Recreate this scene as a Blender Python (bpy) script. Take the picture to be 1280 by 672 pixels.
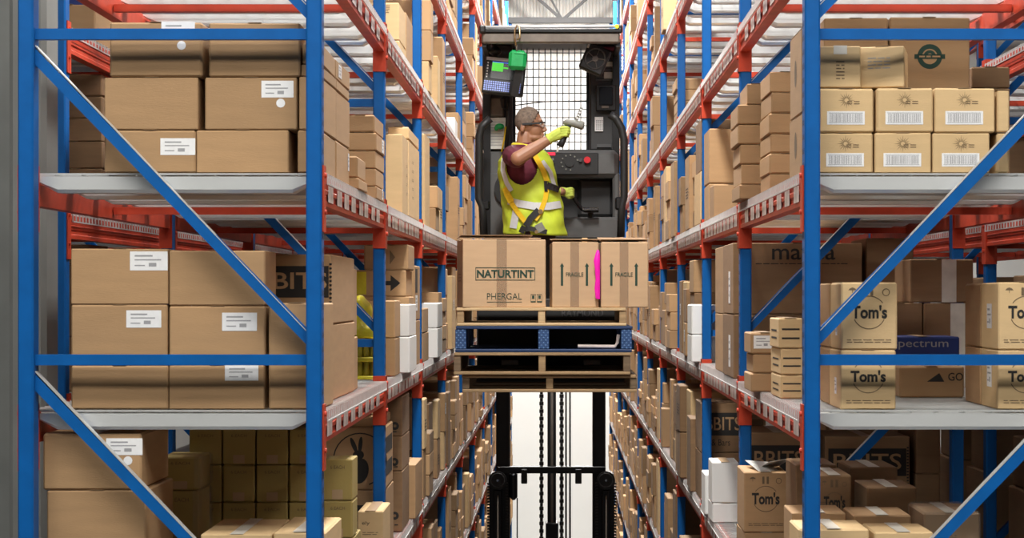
import bpy, bmesh, math, random
from mathutils import Vector, Matrix
random.seed(7)
for o in list(bpy.data.objects): bpy.data.objects.remove(o)
S = bpy.context.scene
COL = S.collection

# ------------------------------------------------------------------ camera
# photo frame 1280 x 672; the aisle's vanishing point sits at pixel (700, 369)
F, VX, VY, CZ = 2485.0, 700.0, 369.0, 4.65
cam = bpy.data.cameras.new('camera'); camo = bpy.data.objects.new('camera', cam); COL.objects.link(camo)
camo.location = (0, 0, CZ); camo.rotation_euler = (math.pi/2, 0, 0)
cam.sensor_width = 36; cam.sensor_fit = 'HORIZONTAL'; cam.lens = F/1280*36
cam.shift_x = -(VX-640)/1280; cam.shift_y = (VY-336)/1280
cam.clip_start = .1; cam.clip_end = 200
cam.dof.use_dof = True; cam.dof.focus_distance = 12.4; cam.dof.aperture_fstop = 13
S.camera = camo
# ------------------------------------------------------------------ exposure, world
S.view_settings.view_transform = 'Standard'; S.view_settings.look = 'None'
S.view_settings.exposure = 0.0; S.view_settings.gamma = 1; S.view_settings.use_curve_mapping = False
w = bpy.data.worlds.new('World'); S.world = w; w.use_nodes = True
WB = w.node_tree.nodes['Background']; WB.inputs[0].default_value = (.95, .97, 1, 1); WB.inputs[1].default_value = .03

# ------------------------------------------------------------------ helpers
def X(px, D): return (px-VX)*D/F
def Z(py, D): return CZ+(VY-py)*D/F
def W(px, py, D): return Vector((X(px, D), D, Z(py, D)))

MATS = {}
def mat(name, col, rough=.6, metal=0., var=.12, scale=8., bump=.0, bscale=120., rnd=.0, island=False, emit=None, stretch=(1,1,1), spec=.5, alpha=1., trans=0.):
    m = bpy.data.materials.new(name); m.use_nodes = True; MATS[name] = m
    nt = m.node_tree; N = nt.nodes; L = nt.links
    b = N['Principled BSDF']; b.inputs['Roughness'].default_value = rough; b.inputs['Metallic'].default_value = metal
    b.inputs['Specular IOR Level'].default_value = spec
    if alpha < 1: b.inputs['Alpha'].default_value = alpha
    if trans: b.inputs['Transmission Weight'].default_value = trans
    tc = N.new('ShaderNodeTexCoord'); mp = N.new('ShaderNodeMapping'); mp.inputs['Scale'].default_value = stretch
    L.new(tc.outputs['Object'], mp.inputs['Vector'])
    no = N.new('ShaderNodeTexNoise'); no.inputs['Scale'].default_value = scale; no.inputs['Detail'].default_value = 4
    L.new(mp.outputs[0], no.inputs['Vector'])
    mr = N.new('ShaderNodeMapRange'); mr.inputs['From Min'].default_value = .25; mr.inputs['From Max'].default_value = .75
    mr.inputs['To Min'].default_value = 1-var; mr.inputs['To Max'].default_value = 1+var
    L.new(no.outputs['Fac'], mr.inputs['Value'])
    hs = N.new('ShaderNodeHueSaturation'); hs.inputs['Color'].default_value = (*col, 1)
    val = mr.outputs[0]
    if rnd:
        if island:
            g = N.new('ShaderNodeNewGeometry'); r = g.outputs['Random Per Island']
        else:
            g = N.new('ShaderNodeObjectInfo'); r = g.outputs['Random']
        m2 = N.new('ShaderNodeMapRange'); m2.inputs['To Min'].default_value = 1-rnd; m2.inputs['To Max'].default_value = 1+rnd
        L.new(r, m2.inputs['Value'])
        mu = N.new('ShaderNodeMath'); mu.operation = 'MULTIPLY'; L.new(val, mu.inputs[0]); L.new(m2.outputs[0], mu.inputs[1]); val = mu.outputs[0]
    L.new(val, hs.inputs['Value']); L.new(hs.outputs[0], b.inputs['Base Color'])
    if bump:
        n2 = N.new('ShaderNodeTexNoise'); n2.inputs['Scale'].default_value = bscale; n2.inputs['Detail'].default_value = 3
        L.new(mp.outputs[0], n2.inputs['Vector'])
        bp = N.new('ShaderNodeBump'); bp.inputs['Strength'].default_value = bump; bp.inputs['Distance'].default_value = .01
        L.new(n2.outputs['Fac'], bp.inputs['Height']); L.new(bp.outputs[0], b.inputs['Normal'])
    if emit:
        b.inputs['Emission Color'].default_value = (*emit[0], 1); b.inputs['Emission Strength'].default_value = emit[1]
    return m

mat('blue_paint', (.002, .100, .35), .45, spec=.3, var=.10, scale=14, bump=.03)
mat('red_paint', (.52, .058, .026), .45, spec=.3, var=.18, scale=10, bump=.03)
mat('galvanised', (.86, .88, .87), .32, .5, var=.04, scale=10, stretch=(.3, 1, 1))
mat('wire_steel', (.62, .63, .62), .4, .3, var=.08)
mat('tag_white', (.76, .66, .62), .4, var=.22, scale=18)
mat('kraft', (.410, .250, .122), .78, var=.07, scale=5, bump=.10, bscale=60, rnd=.10, stretch=(1, 1, 6))
mat('kraft_light', (.63, .44, .225), .75, var=.06, scale=5, bump=.08, bscale=60, rnd=.06, stretch=(1, 1, 6))
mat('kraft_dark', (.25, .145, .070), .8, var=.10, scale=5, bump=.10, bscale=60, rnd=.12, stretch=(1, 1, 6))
mat('kraft_olive', (.37, .275, .085), .72, var=.08, scale=5, bump=.08, bscale=60, rnd=.06)
mat('kraft_far', (.42, .26, .13), .8, var=.10, scale=4, rnd=.42, island=True)
mat('white_carton', (.80, .80, .78), .6, var=.03, scale=5, rnd=.03)
mat('blue_carton', (.010, .028, .15), .5, var=.08)
mat('tape', (.44, .30, .175), .3, var=.04, scale=20)
mat('tape_white', (.70, .66, .58), .3, var=.12, scale=20)
mat('label_white', (.82, .82, .82), .5, var=.04, scale=60)
mat('ink', (.018, .016, .014), .7, var=.1)
mat('ink_brown', (.15, .10, .055), .8, var=.15)
mat('ink_green', (.010, .042, .026), .7, var=.1)
mat('ink_sun', (.26, .18, .09), .8, var=.1)
mat('ink_grey', (.33, .33, .34), .7, var=.1)
mat('tape_clear', (.42, .29, .19), .2, var=.04, scale=30, alpha=.35)
mat('wrap', (.72, .70, .62), .12, var=.2, scale=30, bump=.5, bscale=40, alpha=.16)
mat('yellow_pack', (.72, .62, .03), .4, var=.15, scale=20, bump=.2, bscale=40)
mat('yellow_dark', (.36, .30, .02), .35, var=.2, scale=20)
mat('concrete', (.20, .205, .195), .8, var=.12, scale=3, bump=.1, bscale=40)
mat('floor_concrete', (.16, .16, .155), .55, var=.15, scale=2, bump=.05)
mat('wall_white', (.82, .82, .79), .7, var=.02, scale=2)
mat('ceiling_metal', (.36, .36, .34), .6, var=.05, scale=2)
mat('roof_metal', (.84, .84, .80), .5, .1, var=.05, scale=2)
mat('joist_grey', (.07, .072, .075), .6, var=.1)
mat('dark_wall', (.05, .05, .052), .8, var=.1)  # near-black colour stands in for shade seen through the rack gaps
mat('grey_panel', (.22, .23, .22), .55, .2, var=.15, scale=3)
mat('lamp_housing', (.7, .7, .7), .4, var=.02)
mat('lamp_glow', (1, 1, 1), .5, emit=((1, .97, .92), 6))
mat('black_steel', (.008, .008, .009), .42, .2, var=.25, scale=12)
mat('black_plastic', (.014, .014, .015), .5, var=.2, scale=14, bump=.04)
mat('truck_grey', (.10, .10, .10), .45, var=.10, scale=9, bump=.03)
mat('truck_dark', (.032, .032, .033), .5, var=.15, scale=9, bump=.03)
mat('guard_plate', (.17, .14, .115), .42, .3, var=.2, scale=16)
mat('chrome', (.75, .75, .75), .18, 1., var=.04)
mat('brass', (.45, .32, .16), .3, .8, var=.1)
mat('chain_steel', (.035, .033, .03), .4, .6, var=.2)
mat('wood', (.34, .225, .115), .8, var=.28, scale=7, bump=.25, bscale=50, stretch=(.3, 3, 6))
mat('wood_pale', (.56, .40, .22), .8, var=.22, scale=7, bump=.2, bscale=50, stretch=(.3, 3, 6))
mat('wood_dark', (.16, .11, .065), .85, var=.3, scale=7, bump=.3, bscale=50, stretch=(.3, 3, 6))
mat('pallet_blue', (.010, .032, .100), .6, var=.22, scale=9, bump=.15, bscale=50, stretch=(.3, 3, 6))
mat('pallet_block', (.022, .065, .18), .6, var=.15, scale=9)
mat('magenta', (.85, .015, .42), .35, var=.08, scale=20)
mat('hivis', (.54, .66, .045), .6, var=.2, scale=9, bump=.35, bscale=9)
mat('hivis_trim', (.80, .66, .04), .55, var=.12, scale=12)
mat('reflective', (.66, .68, .70), .4, .1, var=.08, scale=12)
mat('strap_yellow', (.78, .50, .015), .55, var=.1, scale=20)
mat('maroon', (.115, .012, .030), .8, var=.2, scale=10, bump=.3, bscale=14)
mat('trousers', (.030, .014, .018), .85, var=.2, scale=10, bump=.2, bscale=14)
mat('skin', (.34, .165, .095), .5, var=.10, scale=14)
mat('hair', (.17, .125, .095), .85, var=.45, scale=60, bump=.4, bscale=160)
mat('glove', (.52, .64, .10), .75, var=.12, scale=30, bump=.2, bscale=90)
mat('glove_palm', (.035, .035, .03), .8, var=.2)
mat('lip', (.25, .09, .07), .5, var=.1)
mat('eye_white', (.75, .72, .70), .3, var=.02)
mat('scanner_grey', (.19, .19, .165), .55, var=.15, scale=20)
mat('green_plastic', (.005, .33, .08), .4, var=.15, scale=20, bump=.15)
mat('screen_dark', (.008, .009, .012), .2, var=.1)
mat('screen_green', (.06, .5, .04), .4, emit=((.10, .75, .06), .8))
mat('screen_blue', (.05, .1, .6), .4, emit=((.10, .2, .9), .8))
mat('key_blue', (.30, .38, .75), .5, emit=((.25, .33, .8), .35))
mat('red_button', (.62, .02, .03), .35, var=.05)
mat('led_red', (.8, .02, .05), .4, emit=((1, .02, .06), 1.0))
mat('yellow_knob', (.85, .70, .03), .4, var=.05)
mat('paper', (.62, .62, .58), .6, var=.14, scale=25)
mat('lens', (.9, .9, .9), .05, var=0, alpha=.25)
mat('wheel_rubber', (.02, .02, .02), .7, var=.2)

class MB:
    def __init__(s): s.v = []; s.f = []; s.sm = []
    def add(s, vs, fs, smooth=False):
        n = len(s.v); s.v += [tuple(p) for p in vs]
        s.f += [tuple(i+n for i in f) for f in fs]; s.sm += [smooth]*len(fs); return s
    def box(s, x0, x1, y0, y1, z0, z1):
        v = [(x, y, z) for z in (z0, z1) for y in (y0, y1) for x in (x0, x1)]
        return s.add(v, [(0,2,3,1), (4,5,7,6), (0,1,5,4), (2,6,7,3), (0,4,6,2), (1,3,7,5)])
    def bbox(s, x0, x1, y0, y1, z0, z1, b=.004, M=None):
        b = min(b, (x1-x0)*.45, (y1-y0)*.45, (z1-z0)*.45)
        hs = ((x1-x0)/2, (y1-y0)/2, (z1-z0)/2); c = ((x0+x1)/2, (y0+y1)/2, (z0+z1)/2)
        V = []; idx = {}
        for ax in range(3):
            for sx in (-1, 1):
                for sy in (-1, 1):
                    for sz in (-1, 1):
                        sg = (sx, sy, sz); p = [c[k]+sg[k]*(hs[k]-(0 if k == ax else b)) for k in range(3)]
                        idx[(ax, sg)] = len(V); V.append(Vector(p))
        Fs = []
        def orient(q):
            n = Vector((0,0,0)); ps = [V[i] for i in q]; m = sum(ps, Vector())/len(ps)
            for i in range(1, len(ps)-1): n += (ps[i]-ps[0]).cross(ps[i+1]-ps[0])
            Fs.append(tuple(q) if n.dot(m-Vector(c)) >= 0 else tuple(reversed(q)))
        for ax in range(3):
            o1, o2 = [k for k in range(3) if k != ax]
            for sg in (-1, 1):
                q = []
                for a, bb in ((-1,-1), (1,-1), (1,1), (-1,1)):
                    t = [0,0,0]; t[ax] = sg; t[o1] = a; t[o2] = bb; q.append(idx[(ax, tuple(t))])
                orient(q)
        for ax in range(3):
            o1, o2 = [k for k in range(3) if k != ax]
            for a in (-1, 1):
                for bb in (-1, 1):
                    t0 = [0,0,0]; t0[o1] = a; t0[o2] = bb; t1 = list(t0); t0[ax] = -1; t1[ax] = 1
                    t0 = tuple(t0); t1 = tuple(t1)
                    orient([idx[(o1, t0)], idx[(o1, t1)], idx[(o2, t1)], idx[(o2, t0)]])
        for sx in (-1, 1):
            for sy in (-1, 1):
                for sz in (-1, 1): orient([idx[(k, (sx, sy, sz))] for k in range(3)])
        if M is not None: V = [M @ p for p in V]
        return s.add(V, Fs)
    def bar(s, p0, p1, w, h, up=(0, 0, 1), b=0.):
        p0, p1 = Vector(p0), Vector(p1); d = p1-p0; L = d.length; d.normalize()
        u = Vector(up); a = d.cross(u)
        if a.length < 1e-4: a = d.cross(Vector((1, 0, 0)))
        a.normalize(); u = a.cross(d)
        M = Matrix((a, d, u)).transposed().to_4x4(); M.translation = p0
        if b: return s.bbox(-w/2, w/2, 0, L, -h/2, h/2, b, M)
        t = MB().box(-w/2, w/2, 0, L, -h/2, h/2)
        return s.add([M @ Vector(p) for p in t.v], t.f)
    def tube(s, pts, r, n=8, caps=True, smooth=True):
        pts = [Vector(p) for p in pts]; m = len(pts); rs = r if isinstance(r, (list, tuple)) else [r]*m
        base = len(s.v); prev = None; V = []; Fs = []
        for i, p in enumerate(pts):
            d = (pts[min(i+1, m-1)]-pts[max(i-1, 0)]).normalized()
            if prev is None:
                a = d.orthogonal().normalized()
            else:
                a = (prev-d*prev.dot(d)).normalized()
            prev = a; b = d.cross(a)
            for k in range(n):
                t = 2*math.pi*k/n; V.append(p+(a*math.cos(t)+b*math.sin(t))*rs[i])
        for i in range(m-1):
            for k in range(n):
                k2 = (k+1) % n; Fs.append((i*n+k, i*n+k2, (i+1)*n+k2, (i+1)*n+k))
        s.add(V, Fs, smooth)
        if caps:
            s.f += [tuple(base+k for k in reversed(range(n))), tuple(base+(m-1)*n+k for k in range(n))]; s.sm += [False, False]
        return s
    def ell(s, c, r, n=16, m=10, M=None):
        c = Vector(c); V = []; Fs = []
        if not isinstance(r, (list, tuple)): r = (r, r, r)
        for i in range(m+1):
            ph = math.pi*i/m
            for k in range(n):
                t = 2*math.pi*k/n
                p = Vector((math.sin(ph)*math.cos(t)*r[0], math.sin(ph)*math.sin(t)*r[1], math.cos(ph)*r[2]))
                if M is not None: p = M @ p
                V.append(c+p)
        for i in range(m):
            for k in range(n):
                k2 = (k+1) % n; q = (i*n+k, (i+1)*n+k, (i+1)*n+k2, i*n+k2)
                if i == 0: q = q[:3]
                elif i == m-1: q = (q[0], q[1], q[3])
                Fs.append(q)
        return s.add(V, Fs, True)
    def cap(s, p0, p1, r0, r1, n=12):
        p0, p1 = Vector(p0), Vector(p1); d = (p1-p0).normalized(); pts = []; rs = []
        for i in range(5):
            a = math.pi/2*(1-i/4); pts.append(p0-d*r0*math.sin(a)); rs.append(max(r0*math.cos(a), .0004))
        for i in range(5):
            a = math.pi/2*i/4; pts.append(p1+d*r1*math.sin(a)); rs.append(max(r1*math.cos(a), .0004))
        return s.tube(pts, rs, n)
    def prism(s, poly, M, h):
        """poly in local XY, extruded along local Z by h, placed by matrix M"""
        n = len(poly); V = [M @ Vector((p[0], p[1], 0)) for p in poly]+[M @ Vector((p[0], p[1], h)) for p in poly]
        Fs = [tuple(reversed(range(n))), tuple(range(n, 2*n))]+[(i, (i+1) % n, (i+1) % n+n, i+n) for i in range(n)]
        return s.add(V, Fs)
    def disc(s, c, r, ax, h, n=20):
        c = Vector(c); a = Vector(ax).normalized(); return s.tube([c-a*h/2, c+a*h/2], r, n, True, False)
    def mesh(s, name):
        me = bpy.data.meshes.new(name); me.from_pydata(s.v, [], s.f)
        me.polygons.foreach_set('use_smooth', s.sm); me.validate(); me.update(); return me
    def build(s, name, m, parent=None, loc=None, **kw):
        """vertices are world coordinates; the object's origin goes to loc (default base centre)"""
        if loc is None:
            if parent is not None: loc = Vector((0, 0, 0)) if parent.get('_w') is None else Vector(parent['_w'])
            else:
                xs, ys, zs = zip(*s.v); loc = Vector(((min(xs)+max(xs))/2, (min(ys)+max(ys))/2, min(zs)))
        loc = Vector(loc); s.v = [tuple(Vector(p)-loc) for p in s.v]
        me = s.mesh(name); o = link(name, me, m)
        if parent is not None:
            o.parent = parent
            o.location = loc-(Vector(parent['_w']) if parent.get('_w') is not None else Vector((0, 0, 0)))
        else: o.location = loc
        if kw: tag(o, **kw)
        return o

def link(name, me, m, parent=None, loc=None, rot=None):
    o = bpy.data.objects.new(name, me); COL.objects.link(o)
    if m is not None and not me.materials: me.materials.append(MATS[m])
    if parent is not None: o.parent = parent
    if loc is not None: o.location = loc
    if rot is not None: o.rotation_euler = rot
    return o
def tag(o, label=None, cat=None, group=None, kind=None):
    if label: o['label'] = label
    if cat: o['category'] = cat
    if group: o['group'] = group
    if kind: o['kind'] = kind
    return o
def thing(name, loc, label, cat, group=None):
    o = bpy.data.objects.new(name, None); COL.objects.link(o); o.location = loc; o['_w'] = list(loc); o.empty_display_size = .1
    return tag(o, label, cat, group)

_txt = {}
def text_mesh(s, bold=0., shear=0., space=1.):
    key = (s, bold, shear, space)
    if key not in _txt:
        c = bpy.data.curves.new('t', 'FONT'); c.body = s; c.align_x = 'CENTER'; c.align_y = 'CENTER'; c.size = 1; c.offset = bold; c.shear = shear
        c.space_character = space; c.resolution_u = 3
        o = bpy.data.objects.new('t', c); COL.objects.link(o)
        dg = bpy.context.evaluated_depsgraph_get(); me = bpy.data.meshes.new_from_object(o.evaluated_get(dg))
        me.materials.clear(); bpy.data.objects.remove(o); bpy.data.curves.remove(c)
        xs = [v.co.x for v in me.vertices]; ys = [v.co.y for v in me.vertices]
        cx, cy = (min(xs)+max(xs))/2, (min(ys)+max(ys))/2; wd, ht = max(xs)-min(xs), max(ys)-min(ys)
        for v in me.vertices: v.co.x = (v.co.x-cx)/wd; v.co.y = (v.co.y-cy)/ht
        me.name = 'lettering'; _txt[key] = me
    return _txt[key]

# ------------------------------------------------------------------ ceiling lamps of the hall
def high_bay(x, y, z, power, label, size=(1.3, .5)):
    t = thing('high_bay_lamp', (x, y, z), label, 'lamp', 'ceiling lamps of the hall')
    sx, sy = size
    MB().bbox(x-sx/2, x+sx/2, y-sy/2, y+sy/2, z+.03, z+.11, .02).build('housing', 'lamp_housing', t)
    MB().box(x-sx/2+.04, x+sx/2-.04, y-sy/2+.04, y+sy/2-.04, z+.015, z+.029).build('diffuser', 'lamp_glow', t)
    h = MB()
    for k in (-1, 1): h.tube([(x+k*sx*.35, y, z+.11), (x+k*sx*.35, y, 10.89)], .006, 6)
    h.build('hanger', 'joist_grey', t)
    l = bpy.data.lights.new('lamp_light', 'AREA'); l.shape = 'RECTANGLE'; l.size = sx; l.size_y = sy; l.energy = power; l.color = (1, .97, .92)
    lo = bpy.data.objects.new('lamp_light', l); COL.objects.link(lo); lo.location = (0, 0, 0); lo.parent = t
LZ = 10.0
ORD = ['first', 'second', 'third', 'fourth', 'fifth', 'sixth', 'seventh', 'eighth', 'ninth', 'tenth', 'eleventh', 'twelfth', 'thirteenth']
for j, y in enumerate((.9, 3.5)):
    for i, x in enumerate((-4.2, -1.4, 1.4, 4.2)):
        high_bay(x, y, LZ, 112, 'long ceiling lamp, %s row of the cross aisle, %s from the left' % (('rear', 'front')[j], ORD[i]), (2.3, 1.3))
for i, y in enumerate((9.5, 14.5, 19.5, 24.5, 30.5)):
    high_bay(0, y, 9.3 if i < 4 else 10.35, (470, 340, 320, 380, 1750)[i], 'long ceiling lamp above the rack aisle, %s from the front' % ORD[i], (.5, 1.6))
# ------------------------------------------------------------------ the hall
def struct(mb, name, m, **k):
    o = mb.build(name, m); o['kind'] = 'structure'; return o
FWY = 36.0
struct(MB().box(-9, 9, -6, FWY+.3, -.1, 0), 'floor', 'floor_concrete')
struct(MB().box(-9, 9, FWY, FWY+.25, 0, Z(24, FWY)), 'wall_back', 'wall_white')
clad = MB()
z0c = Z(24, FWY)
for i in range(150):                                # ribbed metal cladding above the white wall
    x = -9+i*.12
    clad.add([(x, FWY+.1, z0c), (x+.05, FWY+.1, z0c), (x+.06, FWY+.07, z0c), (x+.11, FWY+.07, z0c), (x+.12, FWY+.1, z0c)]+
             [(x, FWY+.1, 12), (x+.05, FWY+.1, 12), (x+.06, FWY+.07, 12), (x+.11, FWY+.07, 12), (x+.12, FWY+.1, 12)],
             [(0,1,6,5), (1,2,7,6), (2,3,8,7), (3,4,9,8)])
struct(clad, 'wall_back_cladding', 'roof_metal')
roof = MB().box(-9, 9, -6, FWY+.3, 10.9, 11.0)
struct(roof, 'ceiling', 'ceiling_metal')
struct(MB().box(-9.2, -9, -6, FWY+.3, 0, 11), 'wall_left', 'dark_wall')
struct(MB().box(9, 9.2, -6, FWY+.3, 0, 11), 'wall_right', 'dark_wall')
# roof joist in front of the cladding, V-shaped web seen above the truck
JY = 34.6
jt = thing('roof_joist', (0, JY, Z(28, JY)), 'dark steel roof joist with V-shaped webs at the far end', 'joist')
MB().box(-8.9, 8.9, JY-.05, JY+.05, Z(29, JY), Z(22, JY)).build('bottom_chord', 'joist_grey', jt)
MB().box(-8.9, 8.9, JY-.05, JY+.05, Z(-60, JY), Z(-54, JY)).build('top_chord', 'joist_grey', jt)
xc = X(703, JY); hw = 1.28
for k in range(-3, 4):
    for sg in (-1, 1):
        MB().bar((xc+k*2*hw, JY, Z(25, JY)), (xc+k*2*hw+sg*hw, JY, Z(-56, JY)), .05, .05).build('web', 'joist_grey', jt)
MB().bar((xc, JY, Z(25, JY)), (xc-.62, JY, Z(-56, JY)), .035, .035).build('web', 'joist_grey', jt)
# grey building column and sheet at the left edge of the photo
cl = MB().bbox(X(10, 8.2), X(57, 8.2), 8.2, 8.42, 0, 10.88, .02).build('building_column', 'concrete', label='grey concrete building column behind the left rack end', cat='column')
MB().box(-2.95, X(10, 8.7), 8.72, 8.76, 0, 8.5).build('steel_sheet', 'grey_panel', label='dark grey steel sheet at the left edge of the picture', cat='panel')

# ------------------------------------------------------------------ pallet racks
LEV = [-3.80, -2.96, -2.11, -1.27, -.42, .425, 1.27, 2.11, 2.96, 3.80]
BAY, D0, NB = 2.51, 7.0, 11
DEP = 1.07
PW, PD = .055, .08
AX = {-1: .84, 1: .862}
def seen(z, d1, m=60): return -m < VY-z*F/d1 < 672+m
_rm = {}
def shared(key, fn):
    if key not in _rm: _rm[key] = fn()
    return _rm[key]
def post_mesh(s):
    def fn():
        a = MB().bbox(min(0, s*PW), max(0, s*PW), 0, PD, -CZ, 4.75, .006)
        return a.mesh('post')
    return shared(('post', s), fn)
def slot_mesh(s):
    def fn():
        a = MB()
        for k in range(-70, 80):
            z = k*.05
            a.add([(-s*.0008, .018, z), (-s*.0008, .030, z), (-s*.0008, .028, z+.02), (-s*.0008, .020, z+.02)], [(0, 1, 2, 3)])
            a.add([(-s*.0008, .050, z), (-s*.0008, .062, z), (-s*.0008, .060, z+.02), (-s*.0008, .052, z+.02)], [(0, 1, 2, 3)])
        return a.mesh('slot_row')
    return shared(('slot', s), fn)
def beam_mesh(s, L):
    def fn():
        pr = [(0, 0), (0, -.022), (.005, -.027), (.005, -.043), (0, -.048), (0, -.062), (.005, -.067), (.005, -.083), (0, -.088), (0, -.105), (.046, -.105), (.046, -.03), (.03, -.03), (.03, 0)]
        a = MB(); n = len(pr)
        V = [(s*p[0], y, p[1]) for y in (0, L) for p in pr]
        a.add(V, [(i, (i+1) % n, (i+1) % n+n, i+n) for i in range(n)]+[tuple(range(n)), tuple(range(n, 2*n))])
        return a.mesh('beam')
    return shared(('beam', s, round(L, 3)), fn)
def conn_mesh(s, near):
    def fn():
        a = MB(); x0, x1 = -.006, PW
        if near:   # plate at the beam's near end, leg wrapping the post on its aisle side (towards the viewer)
            a.box(min(s*x0, s*x1), max(s*x0, s*x1), 0, .006, -.2, .035); a.box(min(s*x0, s*-.001), max(s*x0, s*-.001), -.06, 0, -.2, .035)
            for z in (.0, -.13): a.disc((s*-.009, -.03, z), .009, (1, 0, 0), .008, 8)
        else:
            a.box(min(s*x0, s*x1), max(s*x0, s*x1), -.006, 0, -.2, .035); a.box(min(s*x0, s*-.001), max(s*x0, s*-.001), 0, .06, -.2, .035)
            for z in (.0, -.13): a.disc((s*-.009, .03, z), .009, (1, 0, 0), .008, 8)
        return a.mesh('connector')
    return shared(('conn', s, near), fn)
def wire_mesh(s, L):
    def fn():
        a = MB(); r = .0028
        for k in range(12):
            u = .01+k*(DEP-.02)/11
            a.bar((s*u, .02, .004), (s*u, L-.02, .004), 2*r, 2*r)
        a.bar((s*-.012, .02, -.028), (s*-.012, L-.02, -.028), 2*r, 2*r)
        n = int((L-.04)/.062)
        for k in range(n+1):
            y = .02+k*(L-.04)/n
            a.bar((s*-.010, y, .008), (s*(DEP-.005), y, .008), 2*r, 2*r)
            a.bar((s*-.010, y, .008), (s*-.011, y, -.03), 2*r, 2*r, (0, 1, 0))
        return a.mesh('wire_deck')
    return shared(('wire', s, round(L, 3)), fn)
def channel_geo(a, s, y, u0=.035, u1=DEP-.035):
    pf = [(-.044, 0), (-.044, -.046), (-.034, -.058), (.034, -.058), (.044, -.046), (.044, 0)]
    st = [(u0, .25), (u0+.03, .55), (u0+.08, 1), (u1-.08, 1), (u1-.03, .55), (u1, .25)]
    V = []; n = len(pf)
    for u, k in st:
        for p in pf: V.append((s*u, y+p[0], p[1]*k))
    Fs = [(i*n+j, i*n+j+1, (i+1)*n+j+1, (i+1)*n+j) for i in range(len(st)-1) for j in range(n-1)]
    a.add(V, Fs)
def chan_mesh(s):
    def fn():
        a = MB(); channel_geo(a, s, 0); return a.mesh('support_channel')
    return shared(('chan', s), fn)
CH = [.06, .50, .92, 1.45, 1.90, 2.34]
def chan_joined(s):
    def fn():
        a = MB()
        for y in CH: channel_geo(a, s, y)
        return a.mesh('support_channel')
    return shared(('chj', s), fn)
def tag_joined(s, L, seed):
    def fn():
        r = random.Random(seed); a = MB(); y = .06
        while y < L-.15:
            w_ = r.uniform(.10, .17); a.box(min(s*-.002, s*-.0035), max(s*-.002, s*-.0035), y, y+w_, -.085, -.030); y += w_+r.uniform(.02, .07)
        return a.mesh('shelf_tag')
    return shared(('tagj', s, seed), fn)
def tag_one(s): return shared(('tag1', s), lambda: MB().box(min(s*-.002, s*-.0035), max(s*-.002, s*-.0035), 0, .15, -.088, -.030).mesh('shelf_tag'))
def brace(a, s, A, Dy, z0, z1, diag):
    xa, xb = s*(A+.02), s*(A+DEP-.02)
    if not diag: a.bar((xa, Dy+.045, CZ+z0), (xb, Dy+.045, CZ+z0), .032, .038, (0, 0, 1))
    else:  # falls from the rear post to the aisle post
        a.bar((xb, Dy+.045, CZ+z1-.045), (xa, Dy+.045, CZ+z0+.045), .030, .040, (0, 0, 1))
def rack(s, A, D00, nb, levels, label, second=False):
    root = thing('pallet_rack', (s*A, D00, 0), label, 'rack')
    rx, ry = s*A, D00
    for i in range(nb+1):
        Dy = D00+i*BAY
        for u in (0, DEP-PW):
            p = link('post', post_mesh(s), 'blue_paint', root, (s*u, Dy-ry, CZ))
            if i < 3 and not second and u == 0: link('slot_row', slot_mesh(s), 'ink', p)
        for k, zh in enumerate((-3.684, -2.532, -1.38, -.228, .924, 2.076, 3.228, 4.38)):
            if not seen(zh-1.2 if zh > 0 else zh+1.2, Dy, 100): continue
            a = MB(); brace(a, s, A, Dy, zh, zh, False)
            a.build('horizontal_brace', 'blue_paint', root)
            a = MB(); brace(a, s, A, Dy, zh-1.152, zh, True)
            db = a.build('diagonal_brace', 'blue_paint', root)
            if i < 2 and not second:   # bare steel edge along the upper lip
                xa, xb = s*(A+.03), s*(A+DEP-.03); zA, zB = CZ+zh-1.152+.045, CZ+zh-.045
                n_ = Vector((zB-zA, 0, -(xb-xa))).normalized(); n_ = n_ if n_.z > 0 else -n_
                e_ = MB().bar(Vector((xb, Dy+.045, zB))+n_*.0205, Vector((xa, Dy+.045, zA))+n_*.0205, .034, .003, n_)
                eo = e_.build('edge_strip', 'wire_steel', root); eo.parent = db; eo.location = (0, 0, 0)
    L = BAY-PD
    for i in range(nb):
        y0 = D00+i*BAY+PD
        for z in levels:
            if not seen(z, y0+L, 90): continue
            for u, side in ((0, s), (DEP, -s)):
                b = link('beam', beam_mesh(side, L), 'red_paint', root, (s*u, y0-ry, CZ+z))
                if i < 6:
                    link('connector', conn_mesh(side, True), 'red_paint', b, (0, .0005, 0))
                    link('connector', conn_mesh(side, False), 'red_paint', b, (0, L-.0005, 0))
                if u == 0 and not second:
                    if i < 2 and abs(z) < 1.5:
                        n = 8 if i == 0 else 10
                        for k in range(n): link('shelf_tag', tag_one(s), 'tag_white', b, (0, .10+k*(L-.25)/n+random.uniform(-.03, .03), 0))
                    else:
                        t_ = link('shelf_tag', tag_joined(s, L, (i+int(z*10)) % 4), 'tag_white', b, (0, 0, 0)); t_['kind'] = 'stuff'
            d = link('wire_deck', wire_mesh(s, L), 'wire_steel', root, (0, y0-ry, CZ+z)); d['kind'] = 'stuff'
            if i < 3:
                for y in CH: link('support_channel', chan_mesh(s), 'galvanised', d, (0, y, -.001))
            else:
                c = link('support_channel', chan_joined(s), 'galvanised', d, (0, 0, -.001)); c['kind'] = 'stuff'
            cb = shared(('cross', s), lambda: MB().box(min(s*.05, s*(DEP-.05)), max(s*.05, s*(DEP-.05)), -.02, .02, -.088, -.058).mesh('cross_bar'))
            link('cross_bar', cb, 'red_paint', root, (0, y0-ry+1.22, CZ+z))
    return root
rack(-1, AX[-1], D0, NB, LEV, 'long blue and red pallet rack lining the left of the aisle')
rack(1, AX[1], D0, NB, LEV, 'long blue and red pallet rack lining the right of the aisle')
LEV2 = [z-.06 for z in LEV if -1.5 < z < 2.2]
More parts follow.
